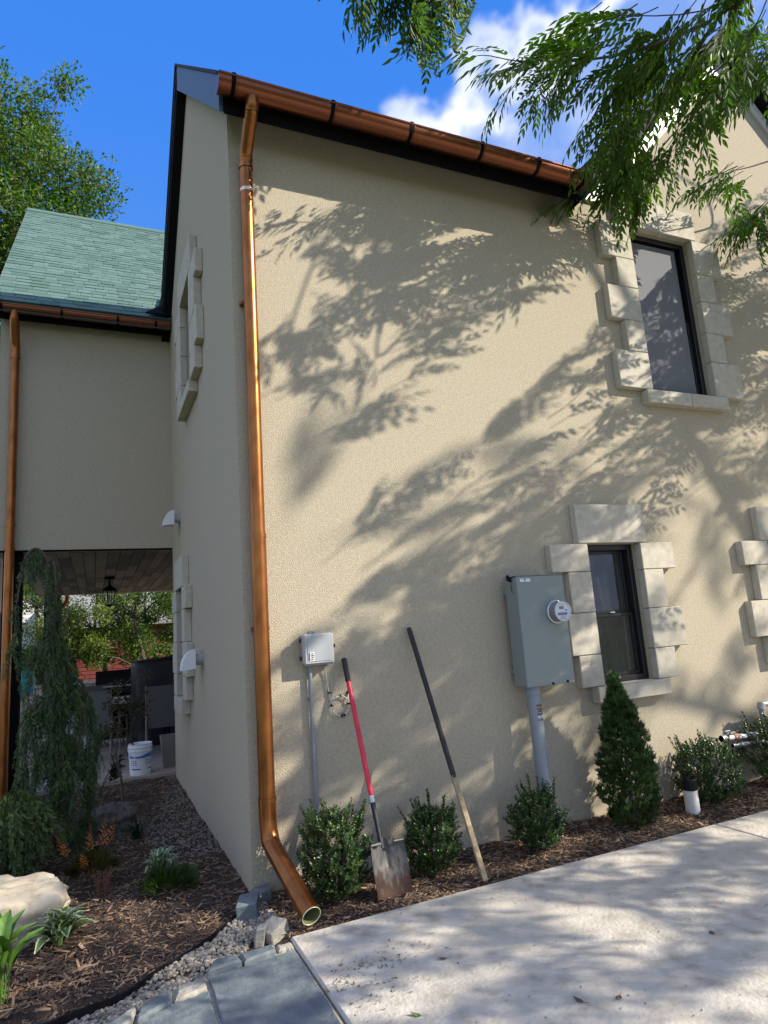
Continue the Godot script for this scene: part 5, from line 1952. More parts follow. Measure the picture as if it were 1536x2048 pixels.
# ---------------------------------------------------------------- beds
func make_garden() -> void:
	var sprigs := [make_sprig(13, 0.075, 0.024, 0.55, Color(0.031, 0.068, 0.015)), make_sprig(12, 0.065, 0.022, 0.6, Color(0.042, 0.085, 0.017))]
	var gsh := "boxwood shrubs along the front wall"
	make_shrub("largest round boxwood shrub, beside the downspout outlet", Vector3(0.46, -0.03, 0.38), 0.235, 0.50, 720, sprigs, gsh)
	make_shrub("boxwood shrub between the shovel and the pole", Vector3(1.21, -0.03, 0.36), 0.19, 0.39, 520, sprigs, gsh)
	make_shrub("small boxwood shrub in front of the electric meter conduit", Vector3(2.09, -0.03, 0.40), 0.19, 0.37, 500, sprigs, gsh)
	make_shrub("boxwood shrub behind the short white post light", Vector3(4.0, -0.03, 0.33), 0.31, 0.48, 800, sprigs, gsh)
	make_shrub("boxwood shrub under the gas pipes at the right edge", Vector3(4.95, -0.03, 0.34), 0.33, 0.56, 800, sprigs, gsh)
	# conical evergreen
	var t := thing("conical_evergreen", "dark green conical evergreen in front of the lower window", "evergreen shrub", Vector3(3.06, -0.03, 0.36))
	var st := MB.new()
	st.tube(PackedVector3Array([Vector3(0, -0.05, 0), Vector3(0.01, 0.5, 0), Vector3(-0.01, 1.15, 0)]), [0.022, 0.014, 0.004], 7)
	part(t, "trunk", st, M.bark)
	var fans := [make_fan(0.085, Color(0.030, 0.066, 0.020)), make_fan(0.07, Color(0.044, 0.09, 0.024))]
	var xs := [[], []]
	var cs := [[], []]
	for k in 2600:
		var y := pow(rng.randf(), 0.85)
		var prof: float = 0.225 * pow(sin(PI * pow(clampf(y * 0.93 + 0.09, 0.0, 1.0), 0.62)), 0.75)
		prof *= lerpf(1.0, 0.62, smoothstep(0.75, 1.0, y))
		var a := rng.randf() * TAU
		prof *= 1.0 + 0.10 * sin(a * 3.0 + y * 9.0) + 0.08 * sin(y * 31.0 + a * 2.0)
		var rr := prof * pow(rng.randf(), 0.35)
		var out := Vector3(cos(a), 0, sin(a))
		var p := out * rr + Vector3(-0.02 * y, y * 1.17, 0)
		var d := out * rng.randf_range(0.25, 0.75) + Vector3.UP + rv(0.2)
		var i := rng.randi() % 2
		xs[i].append(Transform3D(grow(d, rng.randf() * TAU, rng.randf_range(0.6, 1.05)), p))
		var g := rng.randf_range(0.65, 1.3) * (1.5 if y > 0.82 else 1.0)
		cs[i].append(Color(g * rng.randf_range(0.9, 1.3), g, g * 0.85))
	for k in 40:
		var p := Vector3(-0.02 + rng.randf_range(-0.05, 0.05), rng.randf_range(1.05, 1.2), rng.randf_range(-0.05, 0.05))
		xs[1].append(Transform3D(grow(Vector3.UP + rv(0.35), rng.randf() * TAU, rng.randf_range(0.6, 0.9)), p))
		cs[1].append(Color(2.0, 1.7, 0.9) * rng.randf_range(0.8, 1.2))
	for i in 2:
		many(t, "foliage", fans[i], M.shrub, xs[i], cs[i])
	make_weeping_tree()
	make_low_plants()
	# stones at the house corner
	var b1 := thing("bluestone_block", "grey blue stone block lying on the gravel below the corner", "stone block", Vector3(-0.075, -0.03, 0.25))
	part(b1, "stone", cut_block(Vector3(0.13, 0.095, 0.20)), M.slate, Transform3D(Basis(Vector3.UP, -0.32), Vector3.ZERO))
	var b2 := thing("bluestone_block", "flat grey blue stone block tucked against the wall corner foot", "stone block", Vector3(0.035, -0.03, 0.085))
	part(b2, "stone", cut_block(Vector3(0.125, 0.075, 0.11)), M.slate, Transform3D(Basis(Vector3.UP, 0.08), Vector3.ZERO))
	var b3 := thing("limestone_chunk", "broken pale limestone chunk at the path's top corner", "stone", Vector3(-0.02, 0.0, 0.66))
	part(b3, "stone", cut_block(Vector3(0.15, 0.055, 0.12)), M.limestone, Transform3D(Basis(Vector3.UP, 0.5) * Basis(Vector3.BACK, 0.15), Vector3(0, -0.01, 0)))
	var b4 := thing("limestone_chunk", "small upright limestone chip beside the broken limestone chunk", "stone", Vector3(-0.115, 0.0, 0.70))
	part(b4, "stone", cut_block(Vector3(0.055, 0.085, 0.07)), M.limestone, Transform3D(Basis(Vector3.UP, -0.3) * Basis(Vector3.BACK, -0.12), Vector3(0, -0.02, 0)))
	var r1 := thing("boulder", "large cream boulder with a flat top at the left edge", "boulder", Vector3(-1.62, 0.07, -0.33))
	boulder(r1, "stone", Vector3(0.47, 0.175, 0.31), M.boulder, 12, 0.10, 0.72)
	var r2 := thing("boulder", "dark layered boulder under the slim young maple", "boulder", Vector3(-0.87, 0.05, -2.35))
	boulder(r2, "stone", Vector3(0.25, 0.16, 0.20), M.dark_rock, 14, 0.16, 0.6, 0.035)
	# garden edging
	var ed := thing("garden_edging", "thin black edging strip between the mulch and the pebbles", "edging")
	var m := MB.new()
	var pts := smooth_path([Vector3(-1.9, 0, 1.28), Vector3(-1.19, 0, 0.974), Vector3(-0.86, 0, 0.885), Vector3(-0.6, 0, 0.671), Vector3(-0.325, 0, 0.465), Vector3(-0.076, 0, 0.123)], 6)
	for k in pts.size() - 1:
		var a := pts[k]
		var b := pts[k + 1]
		var sd := (b - a).cross(Vector3.UP).normalized() * 0.004
		var h := Vector3(0, -0.006 + 0.004 * sin(k * 0.9), 0)
		var lo := Vector3(0, -0.09, 0)
		m.quad(a + sd + lo, a + sd + h, b + sd + h, b + sd + lo)
		m.quad(a - sd + h, a - sd + lo, b - sd + lo, b - sd + h)
		m.quad(a + sd + h, a - sd + h, b - sd + h, b + sd + h)
		m.tube(PackedVector3Array([a + h, b + h]), 0.004, 6, false)
	part(ed, "strip", m, M.black_plastic)
	# mulch and pebbles
	var nz := noise(1.6, 4, 77)
	var chips := []
	for k in 4:
		var c := MB.new()
		var w: float = [0.10, 0.16, 0.24, 0.07][k]
		var a := Vector3(-0.5, 0, -w * 0.5)
		c.quad(Vector3(-0.5, 0.06, -w * 0.3), Vector3(-0.45, 0.07, w * 0.5), Vector3(0.5, 0.03, w * 0.35), Vector3(0.42, 0.05, -w * 0.5))
		c.quad(Vector3(-0.45, 0.07, w * 0.5), Vector3(-0.45, -0.02, w * 0.5), Vector3(0.5, -0.03, w * 0.35), Vector3(0.5, 0.03, w * 0.35))
		c.quad(Vector3(0.42, 0.05, -w * 0.5), Vector3(0.42, -0.03, -w * 0.5), Vector3(-0.5, -0.02, -w * 0.3), Vector3(-0.5, 0.06, -w * 0.3))
		c.quad(Vector3(-0.5, 0.06, -w * 0.3), Vector3(-0.5, -0.02, -w * 0.3), Vector3(-0.45, -0.02, w * 0.5), Vector3(-0.45, 0.07, w * 0.5))
		chips.append(c.mesh())
	var cx := [[], [], [], []]
	var cc := [[], [], [], []]
	var add_chip := func(x: float, z: float, big: float) -> void:
		var i := rng.randi() % 4
		var ln := rng.randf_range(0.018, 0.055) * big
		var bas := Basis(Vector3.UP, rng.randf() * TAU) * Basis(Vector3(rng.randf_range(-1, 1), 0, rng.randf_range(-1, 1)).normalized(), rng.randf_range(-0.55, 0.55)) * Basis.from_scale(Vector3(ln, ln * 0.8, ln))
		cx[i].append(Transform3D(bas, Vector3(x, bed_height(nz, x, z) + rng.randf_range(0.0, 0.016), z)))
		var g := pow(rng.randf(), 1.7)
		cc[i].append(Color(0.065, 0.036, 0.023).lerp(Color(0.40, 0.265, 0.165), g) * rng.randf_range(0.75, 1.2))
	for k in 15000:
		add_chip.call(rng.randf_range(0.02, 6.5), rng.randf_range(0.01, 0.755), 1.0)
	for k in 26000:
		var x := -0.01 - 2.5 * rng.randf()
		var z := 1.35 - 6.1 * pow(rng.randf(), 1.45)
		if z > edging_z(x) - 0.012 or in_gravel(x, z):
			continue
		add_chip.call(x, z, 1.0)
	for k in 500:
		var x := -1.0 - 0.9 * rng.randf()
		var z := rng.randf_range(0.1, 1.0)
		if z < edging_z(x) - 0.03:
			add_chip.call(x, z, 1.9)
	var mu := thing("bark_mulch", "shredded brown bark mulch covering the planting beds", "mulch")
	mu.set_meta("kind", "stuff")
	for i in 4:
		many(mu, "bark_chips", chips[i], M.tint, cx[i], cc[i])
	var pebs := []
	for k in 3:
		var p := MB.new()
		p.sheet(func(u: float, w: float) -> Vector3:
			var a := -TAU * u
			var e := PI * (w - 0.5)
			return Vector3(cos(a) * cos(e) * (1.0 + 0.15 * sin(a * 2.0 + k)), sin(e) * (0.55 + 0.12 * k), sin(a) * cos(e) * (0.8 + 0.12 * sin(a + k))), 8, 5)
		pebs.append(p.mesh())
	var px := [[], [], []]
	var pc := [[], [], []]
	var add_peb := func(x: float, z: float, s: float, lo: Color, hi: Color) -> void:
		var i := rng.randi() % 3
		var r := rng.randf_range(0.007, 0.015) * s
		px[i].append(Transform3D(Basis(Vector3.UP, rng.randf() * TAU) * Basis(Vector3.RIGHT, rng.randf_range(-0.4, 0.4)) * Basis.from_scale(Vector3.ONE * r), Vector3(x, bed_height(nz, x, z) + rng.randf_range(0.0, 0.014), z)))
		pc[i].append(lo.lerp(hi, rng.randf()))
	for k in 5200:
		var x := rng.randf_range(-1.75, 0.05)
		var e := edging_z(x)
		var z := e + 0.012 + rng.randf() * 0.42
		if z > 1.30 - 0.35 * (x + 1.5) or z > 0.97 and x > -0.5 or x > -0.12 and z > 0.86:
			continue
		add_peb.call(x, z, 1.05, Color(0.13, 0.11, 0.085), Color(0.45, 0.39, 0.31))
	for k in 5200:
		var x := rng.randf_range(-0.75, -0.01)
		var z := rng.randf_range(-4.8, -0.75)
		if not in_gravel(x, z):
			continue
		add_peb.call(x, z, 0.95, Color(0.085, 0.068, 0.052), Color(0.235, 0.19, 0.145))
	var gv := thing("river_gravel", "small rounded pale gravel beside the path and along the gable wall", "gravel")
	gv.set_meta("kind", "stuff")
	for i in 3:
		many(gv, "pebbles", pebs[i], M.tint, px[i], pc[i])


func in_gravel(x: float, z: float) -> bool:
	# a tongue of gravel under the gable wall's drip line
	if z > -1.15 or x > 0.0:
		return false
	var w: float = 0.10 + 0.48 * smoothstep(-4.6, -1.6, z) * smoothstep(-1.1, -1.35, z)
	return x > -w - 0.04 * sin(z * 5.0)


func cut_block(s: Vector3) -> MB:
	var m := MB.new()
	m.box(Vector3(-s.x / 2, -0.05, -s.z / 2), Vector3(s.x / 2, s.y, s.z / 2), 0.006)
	for k in m.v.size():
		var p := m.v[k]
		m.v[k] = p + Vector3(0.008 * sin(p.z * 31.0 + p.y * 20.0), 0.006 * sin(p.x * 37.0), 0.010 * sin(p.x * 29.0 + p.y * 50.0))
	return m


func make_weeping_tree() -> void:
	var t := thing("weeping_conifer", "weeping blue green conifer with hanging branches beside the breezeway post", "tree", Vector3(-1.32, -0.05, -2.1))
	var tr := MB.new()
	tr.tube(smooth_path([Vector3(0.02, -0.1, 0), Vector3(0.04, 0.7, 0.02), Vector3(-0.06, 1.5, 0.0), Vector3(-0.05, 2.2, -0.02), Vector3(-0.09, 2.62, 0.0), Vector3(-0.19, 2.72, 0.03), Vector3(-0.27, 2.62, 0.05)], 5), range(31).map(func(k): return lerpf(0.045, 0.008, k / 30.0)), 8)
	part(t, "trunk", tr, M.bark)
	var fr := [make_frond(0.40, Color(0.036, 0.072, 0.018)), make_frond(0.50, Color(0.045, 0.085, 0.020)), make_frond(0.32, Color(0.060, 0.10, 0.022))]
	var xs := [[], [], []]
	var cs := [[], [], []]
	var put := func(p: Vector3, s: float, lean: Vector3) -> void:
		var i := rng.randi() % 3
		var d := (Vector3.UP + lean + rv(0.16)).normalized()
		xs[i].append(Transform3D(grow(d, rng.randf() * TAU, s), p))
		var g := rng.randf_range(0.65, 1.3)
		cs[i].append(Color(g * rng.randf_range(0.85, 1.2), g, g * rng.randf_range(0.8, 1.1)))
	# [foot of branch height, tip offset, droop length, fronds]
	var arms := [
		[2.60, Vector3(-0.28, 0.02, 0.05), 0.85, 26], [2.45, Vector3(0.06, 0.06, 0.12), 0.5, 14], [2.2, Vector3(0.10, 0.02, 0.08), 0.75, 34],
		[2.0, Vector3(0.03, 0.02, 0.14), 0.9, 46], [1.75, Vector3(-0.20, 0.0, 0.04), 1.0, 40], [1.7, Vector3(0.16, 0.03, 0.10), 0.8, 44],
		[1.45, Vector3(0.05, 0.05, 0.15), 1.0, 56], [1.42, Vector3(0.38, 0.0, 0.03), 0.62, 44], [1.3, Vector3(0.30, 0.06, 0.10), 0.7, 38],
		[1.25, Vector3(-0.24, 0.02, 0.10), 0.9, 44], [1.0, Vector3(0.10, 0.02, 0.20), 0.9, 60], [0.9, Vector3(0.30, 0.0, 0.12), 0.75, 50],
		[0.85, Vector3(-0.18, 0.02, 0.20), 0.75, 50], [0.7, Vector3(0.20, 0.02, 0.25), 0.6, 44]]
	for a in arms:
		var foot := Vector3(lerpf(0.03, -0.06, a[0] / 2.6), a[0], 0)
		var tip: Vector3 = foot + a[1] * Vector3(0.7, 1, 0.7)
		var br := MB.new()
		var path := smooth_path([foot, foot.lerp(tip, 0.55) + Vector3(0, 0.10, 0), tip, tip + Vector3(a[1].x * 0.25, -0.5 * a[2], a[1].z * 0.2), tip + Vector3(a[1].x * 0.28, -a[2], a[1].z * 0.2)], 4)
		br.tube(path, range(path.size()).map(func(k): return lerpf(0.014, 0.003, k / float(path.size() - 1))), 5)
		part(t, "branch", br, M.bark)
		for k in int(a[3] * 1.2):
			var f := rng.randf()
			var i := clampi(int(f * (path.size() - 1)), 0, path.size() - 2)
			var p := path[i].lerp(path[i + 1], rng.randf()) + rv(0.045)
			p.y = maxf(p.y, 0.25)
			put.call(p, rng.randf_range(0.5, 0.95), Vector3(rng.randf_range(-0.2, 0.2), 0, rng.randf_range(-0.2, 0.15)))
	for i in 3:
		many(t, "foliage", fr[i], M.needle, xs[i], cs[i])
	# low spreading neighbour
	var j := thing("spreading_juniper", "low drooping green juniper at the left edge behind the boulder", "shrub", Vector3(-1.62, -0.05, -1.55))
	var xs2 := [[], []]
	var cs2 := [[], []]
	for k in 330:
		var q := ball()
		var p := Vector3(q.x * 0.27, 0.46 + q.y * 0.24, q.z * 0.3)
		xs2[k % 2].append(Transform3D(grow(Vector3(-q.x * 0.8, 1.0, -q.z * 0.8) + rv(0.3), rng.randf() * TAU, rng.randf_range(0.7, 1.1)), p))
		var g := rng.randf_range(0.7, 1.4) * (1.35 if q.y > 0.3 else 1.0)
		cs2[k % 2].append(Color(g * 1.15, g, g * 0.6))
	var js := MB.new()
	for k in 6:
		var a := k * 1.05
		js.tube(smooth_path([Vector3(0, 0, 0), Vector3(cos(a) * 0.1, 0.4, sin(a) * 0.1), Vector3(cos(a) * 0.28, 0.55, sin(a) * 0.28)], 4), 0.008, 5)
	part(j, "stem", js, M.bark)
	many(j, "foliage", fr[0], M.needle, xs2[0], cs2[0])
	many(j, "foliage", fr[2], M.needle, xs2[1], cs2[1])
	# slim young maple
	var mp := thing("young_maple", "slim young maple with thin bare stem and sparse dark leaves", "tree", Vector3(-0.70, -0.05, -3.25))
	var ms := MB.new()
	var mpth := smooth_path([Vector3(0, -0.05, 0), Vector3(-0.01, 0.3, 0), Vector3(-0.07, 0.62, 0.02), Vector3(-0.04, 0.95, 0), Vector3(-0.06, 1.35, 0)], 5)
	ms.tube(mpth, range(21).map(func(k): return lerpf(0.017, 0.004, k / 20.0)), 7)
	part(mp, "trunk", ms, M.bark)
	var ml := leaf_clump(9, 0.075, 0.05, Color(0.06, 0.055, 0.02))
	var mx := []
	var mc := []
	for k in 12:
		var f := Vector3(-0.05, rng.randf_range(0.75, 1.3), 0)
		var tip := f + Vector3(rng.randf_range(-0.34, 0.34), rng.randf_range(-0.12, 0.16), rng.randf_range(-0.25, 0.25))
		var b := MB.new()
		b.tube(PackedVector3Array([f, f.lerp(tip, 0.5) + Vector3(0, 0.05, 0), tip]), [0.006, 0.004, 0.002], 5)
		part(mp, "branch", b, M.bark)
		for i in 7:
			mx.append(Transform3D(grow(Vector3.UP + rv(0.6), rng.randf() * TAU, rng.randf_range(0.7, 1.1)), f.lerp(tip, rng.randf_range(0.35, 1.05)) + rv(0.03)))
			var g := rng.randf_range(0.6, 1.3)
			mc.append(Color(g * rng.randf_range(0.8, 1.4), g, g))
	many(mp, "foliage", ml, M.leaf, mx, mc)
	# dark leafy shrub at the patio edge
	var ds := thing("dark_shrub", "dark glossy leaved shrub at the patio edge beside the bucket", "shrub", Vector3(-0.98, -0.05, -3.75))
	var sp := make_sprig(9, 0.12, 0.085, 0.4, Color(0.030, 0.050, 0.026))
	var dx := []
	var dc := []
	var dst := MB.new()
	for k in 9:
		var a := rng.randf() * TAU
		var tip := Vector3(cos(a) * 0.24, rng.randf_range(0.3, 0.52), sin(a) * 0.18)
		dst.tube(smooth_path([Vector3.ZERO, tip * 0.5 + Vector3(0, 0.08, 0), tip], 4), 0.006, 5)
		for i in 6:
			dx.append(Transform3D(grow(tip.normalized() + rv(0.5), rng.randf() * TAU, rng.randf_range(0.7, 1.1)), tip * rng.randf_range(0.6, 1.0) + rv(0.04)))
			dc.append(Color(1, 1, 1) * rng.randf_range(0.6, 1.3))
	part(ds, "stem", dst, M.bark)
	many(ds, "foliage", sp, M.shrub, dx, dc)
	var hk := thing("plant_hook", "black curled iron hook standing among the dark shrub", "garden hook", Vector3(-1.03, -0.05, -3.9))
	var hp := [Vector3(-0.02, 0, 0), Vector3(-0.03, 0.42, 0)]
	for k in 8:
		var a := PI - k * 0.62
		hp.append(Vector3(0.03 + 0.06 * cos(a), 0.56 + 0.065 * sin(a), 0))
	var hm := MB.new()
	hm.tube(smooth_path(hp, 4), 0.010, 8)
	part(hk, "hook", hm, M.black_plastic)


func rosette(t: Node3D, meshes: Array, n: int, r: float, tilt0: float, tilt1: float, mat: Material) -> void:
	for k in n:
		var a := k * 2.399 + rng.randf() * 0.3
		var f := float(k) / n
		var s := rng.randf_range(0.8, 1.15)
		var b := Basis(Vector3.UP, a) * Basis(Vector3.RIGHT, lerpf(tilt0, tilt1, f) + rng.randf_range(-0.12, 0.12)) * Basis.from_scale(Vector3.ONE * s)
		part(t, "leaf", meshes[k % meshes.size()], mat, Transform3D(b, Vector3(-sin(a) * r * (1 - f), 0, -cos(a) * r * (1 - f))))


func make_low_plants() -> void:
	# big upright hosta
	var a := thing("hosta", "tall bright green hosta with upright leaves in the left foreground", "hosta", Vector3(-1.42, -0.05, 0.60))
	var g1 := []
	for k in 4:
		g1.append(blade_leaf(0.20 + 0.02 * k, 0.075 + 0.008 * k, 0.19, 0.36 - 0.015 * k, 0.0, Color(0.10, 0.20, 0.03), Color(0.13, 0.24, 0.04), 0.08, 0.55))
	for k in 19:
		var an := k * 2.4
		part(a, "leaf", g1[k % 4], M.hosta, Transform3D(Basis(Vector3.UP, an) * Basis(Vector3.RIGHT, 0.1 + 0.3 * rng.randf()) * Basis.from_scale(Vector3.ONE * rng.randf_range(0.7, 1.05)), Vector3(rng.randf_range(-0.05, 0.05), 0, rng.randf_range(-0.04, 0.04))))
	# variegated hosta
	var b := thing("hosta", "compact hosta with cream edged leaves beside the cream boulder", "hosta", Vector3(-1.17, -0.04, 0.03))
	var g2 := []
	for k in 3:
		g2.append(blade_leaf(0.18 + 0.014 * k, 0.076, 0.065, 0.17 - 0.012 * k, 0.05, Color(0.105, 0.185, 0.05), Color(0.66, 0.66, 0.36), 0.38, 0.3))
	rosette(b, g2, 30, 0.03, -0.15, 0.75, M.hosta)
	# slender hosta in the middle of the bed
	var c := thing("hosta", "narrow leaved hosta with pale margins in the shaded bed middle", "hosta", Vector3(-0.53, -0.02, -0.72))
	var g3 := []
	for k in 3:
		g3.append(blade_leaf(0.165 + 0.015 * k, 0.042, 0.06, 0.21 - 0.01 * k, 0.06, Color(0.085, 0.165, 0.07), Color(0.45, 0.52, 0.30), 0.32, 0.3))
	rosette(c, g3, 26, 0.03, -0.1, 0.7, M.hosta)
	# ferny plant in front of it
	var d := thing("fern_plant", "low dark ferny plant in front of the slender hosta", "fern", Vector3(-0.50, -0.04, -0.45))
	var fan := make_fan(0.14, Color(0.05, 0.085, 0.026))
	var dx := []
	var dc := []
	for k in 90:
		var q := ball()
		dx.append(Transform3D(grow(Vector3(q.x, 0.9, q.z) + rv(0.4), rng.randf() * TAU, rng.randf_range(0.5, 0.9)), Vector3(q.x * 0.17, 0.05 + 0.07 * absf(q.y), q.z * 0.14)))
		dc.append(Color(1, 1, 0.9) * rng.randf_range(0.6, 1.3))
	many(d, "foliage", fan, M.leaf, dx, dc)
	# astilbe
	var e := thing("astilbe", "astilbe with four orange flower plumes in front of the conifer", "flowering plant", Vector3(-1.02, -0.05, -0.98))
	var ax := []
	var ac := []
	for k in 60:
		var q := ball()
		ax.append(Transform3D(grow(Vector3(q.x, 0.8, q.z) + rv(0.5), rng.randf() * TAU, rng.randf_range(0.5, 0.9)), Vector3(q.x * 0.17 + 0.02, 0.10 + 0.10 * absf(q.y), q.z * 0.13)))
		ac.append(Color(1.5, 0.75, 0.6) * rng.randf_range(0.5, 1.2))
	many(e, "foliage", fan, M.leaf, ax, ac)
	for s in [[-0.17, 0.40, -0.10, -0.06], [-0.005, 0.46, 0.02, 0.015], [0.10, 0.50, -0.02, 0.02], [0.165, 0.47, -0.08, 0.02], [-0.02, 0.28, 0.10, -0.03]]:
		var m := MB.new()
		var foot := Vector3(s[0] * 0.4 + 0.01, 0, s[2] * 0.4)
		var tip := Vector3(s[0] + s[3], s[1], s[2])
		m.col = Color(0.16, 0.075, 0.03)
		m.tube(PackedVector3Array([foot, foot.lerp(tip, 0.5) + Vector3(0.01, 0, 0), tip]), [0.003, 0.0025, 0.001], 5)
		for k in 34:
			var f := k / 33.0
			var p := tip.lerp(foot, 0.02 + 0.42 * f)
			var an := k * 2.4
			var l := (0.008 + 0.042 * f) * rng.randf_range(0.7, 1.2)
			var out := Vector3(cos(an), 0.55, sin(an)).normalized()
			var gcol := rng.randf_range(0.7, 1.2)
			m.col = Color(0.75 * gcol, 0.27 * gcol, 0.085 * gcol)
			for j in 3:
				leaflet(m, p + out * l * (0.1 + 0.3 * j), (out + rv(0.5)).normalized(), Vector3.UP, l * 0.6, l * 0.26 + 0.002)
		part(e, "flower_plume", m, M.leaf)
	# dry stems beside it
	var f := thing("dry_stems", "tuft of reddish dry stems below the orange plumes", "dead plant", Vector3(-0.93, -0.05, -0.72))
	var fm := MB.new()
	for k in 30:
		fm.col = Color(0.24, 0.10, 0.05) * rng.randf_range(0.6, 1.2)
		var an := rng.randf() * TAU
		var p0 := Vector3(cos(an), 0, sin(an)) * rng.randf() * 0.06
		fm.tube(PackedVector3Array([p0, p0 + Vector3(cos(an) * 0.02, rng.randf_range(0.07, 0.16), sin(an) * 0.02), p0 + Vector3(cos(an) * 0.06, rng.randf_range(0.12, 0.2), sin(an) * 0.06)]), [0.002, 0.0016, 0.001], 4, false)
	part(f, "stems", fm, M.tint)
	# liriope tufts
	var gb := []
	for k in 3:
		gb.append(blade_leaf(0.26 + 0.03 * k, 0.011, 0.01, 0.17, 0.06, Color(0.022, 0.045, 0.022), Color(0.03, 0.06, 0.03), 0.1, 0.3))
	for s in [[-0.63, -1.95, "dark grassy tuft right of the layered boulder"], [-0.98, -1.55, "dark grassy tuft behind the orange plumes"]]:
		var l := thing("grass_tuft", s[2], "ornamental grass", Vector3(s[0], -0.04, s[1]), "grassy tufts in the shaded bed")
		rosette(l, gb, 34, 0.03, -0.1, 0.6, M.hosta)


# ---------------------------------------------------------------- the tree that hangs over the drive and shades the wall
const TO_SUN := Vector3(1.42, 1.10, 1.0)


# two view planes
func outside_view(p: Vector3) -> bool:
	return p.dot(Vector3(0.6617, -0.1810, 0.9582)) > 4.05 or p.dot(Vector3(-0.3339, 0.8396, 0.9163)) > 6.7


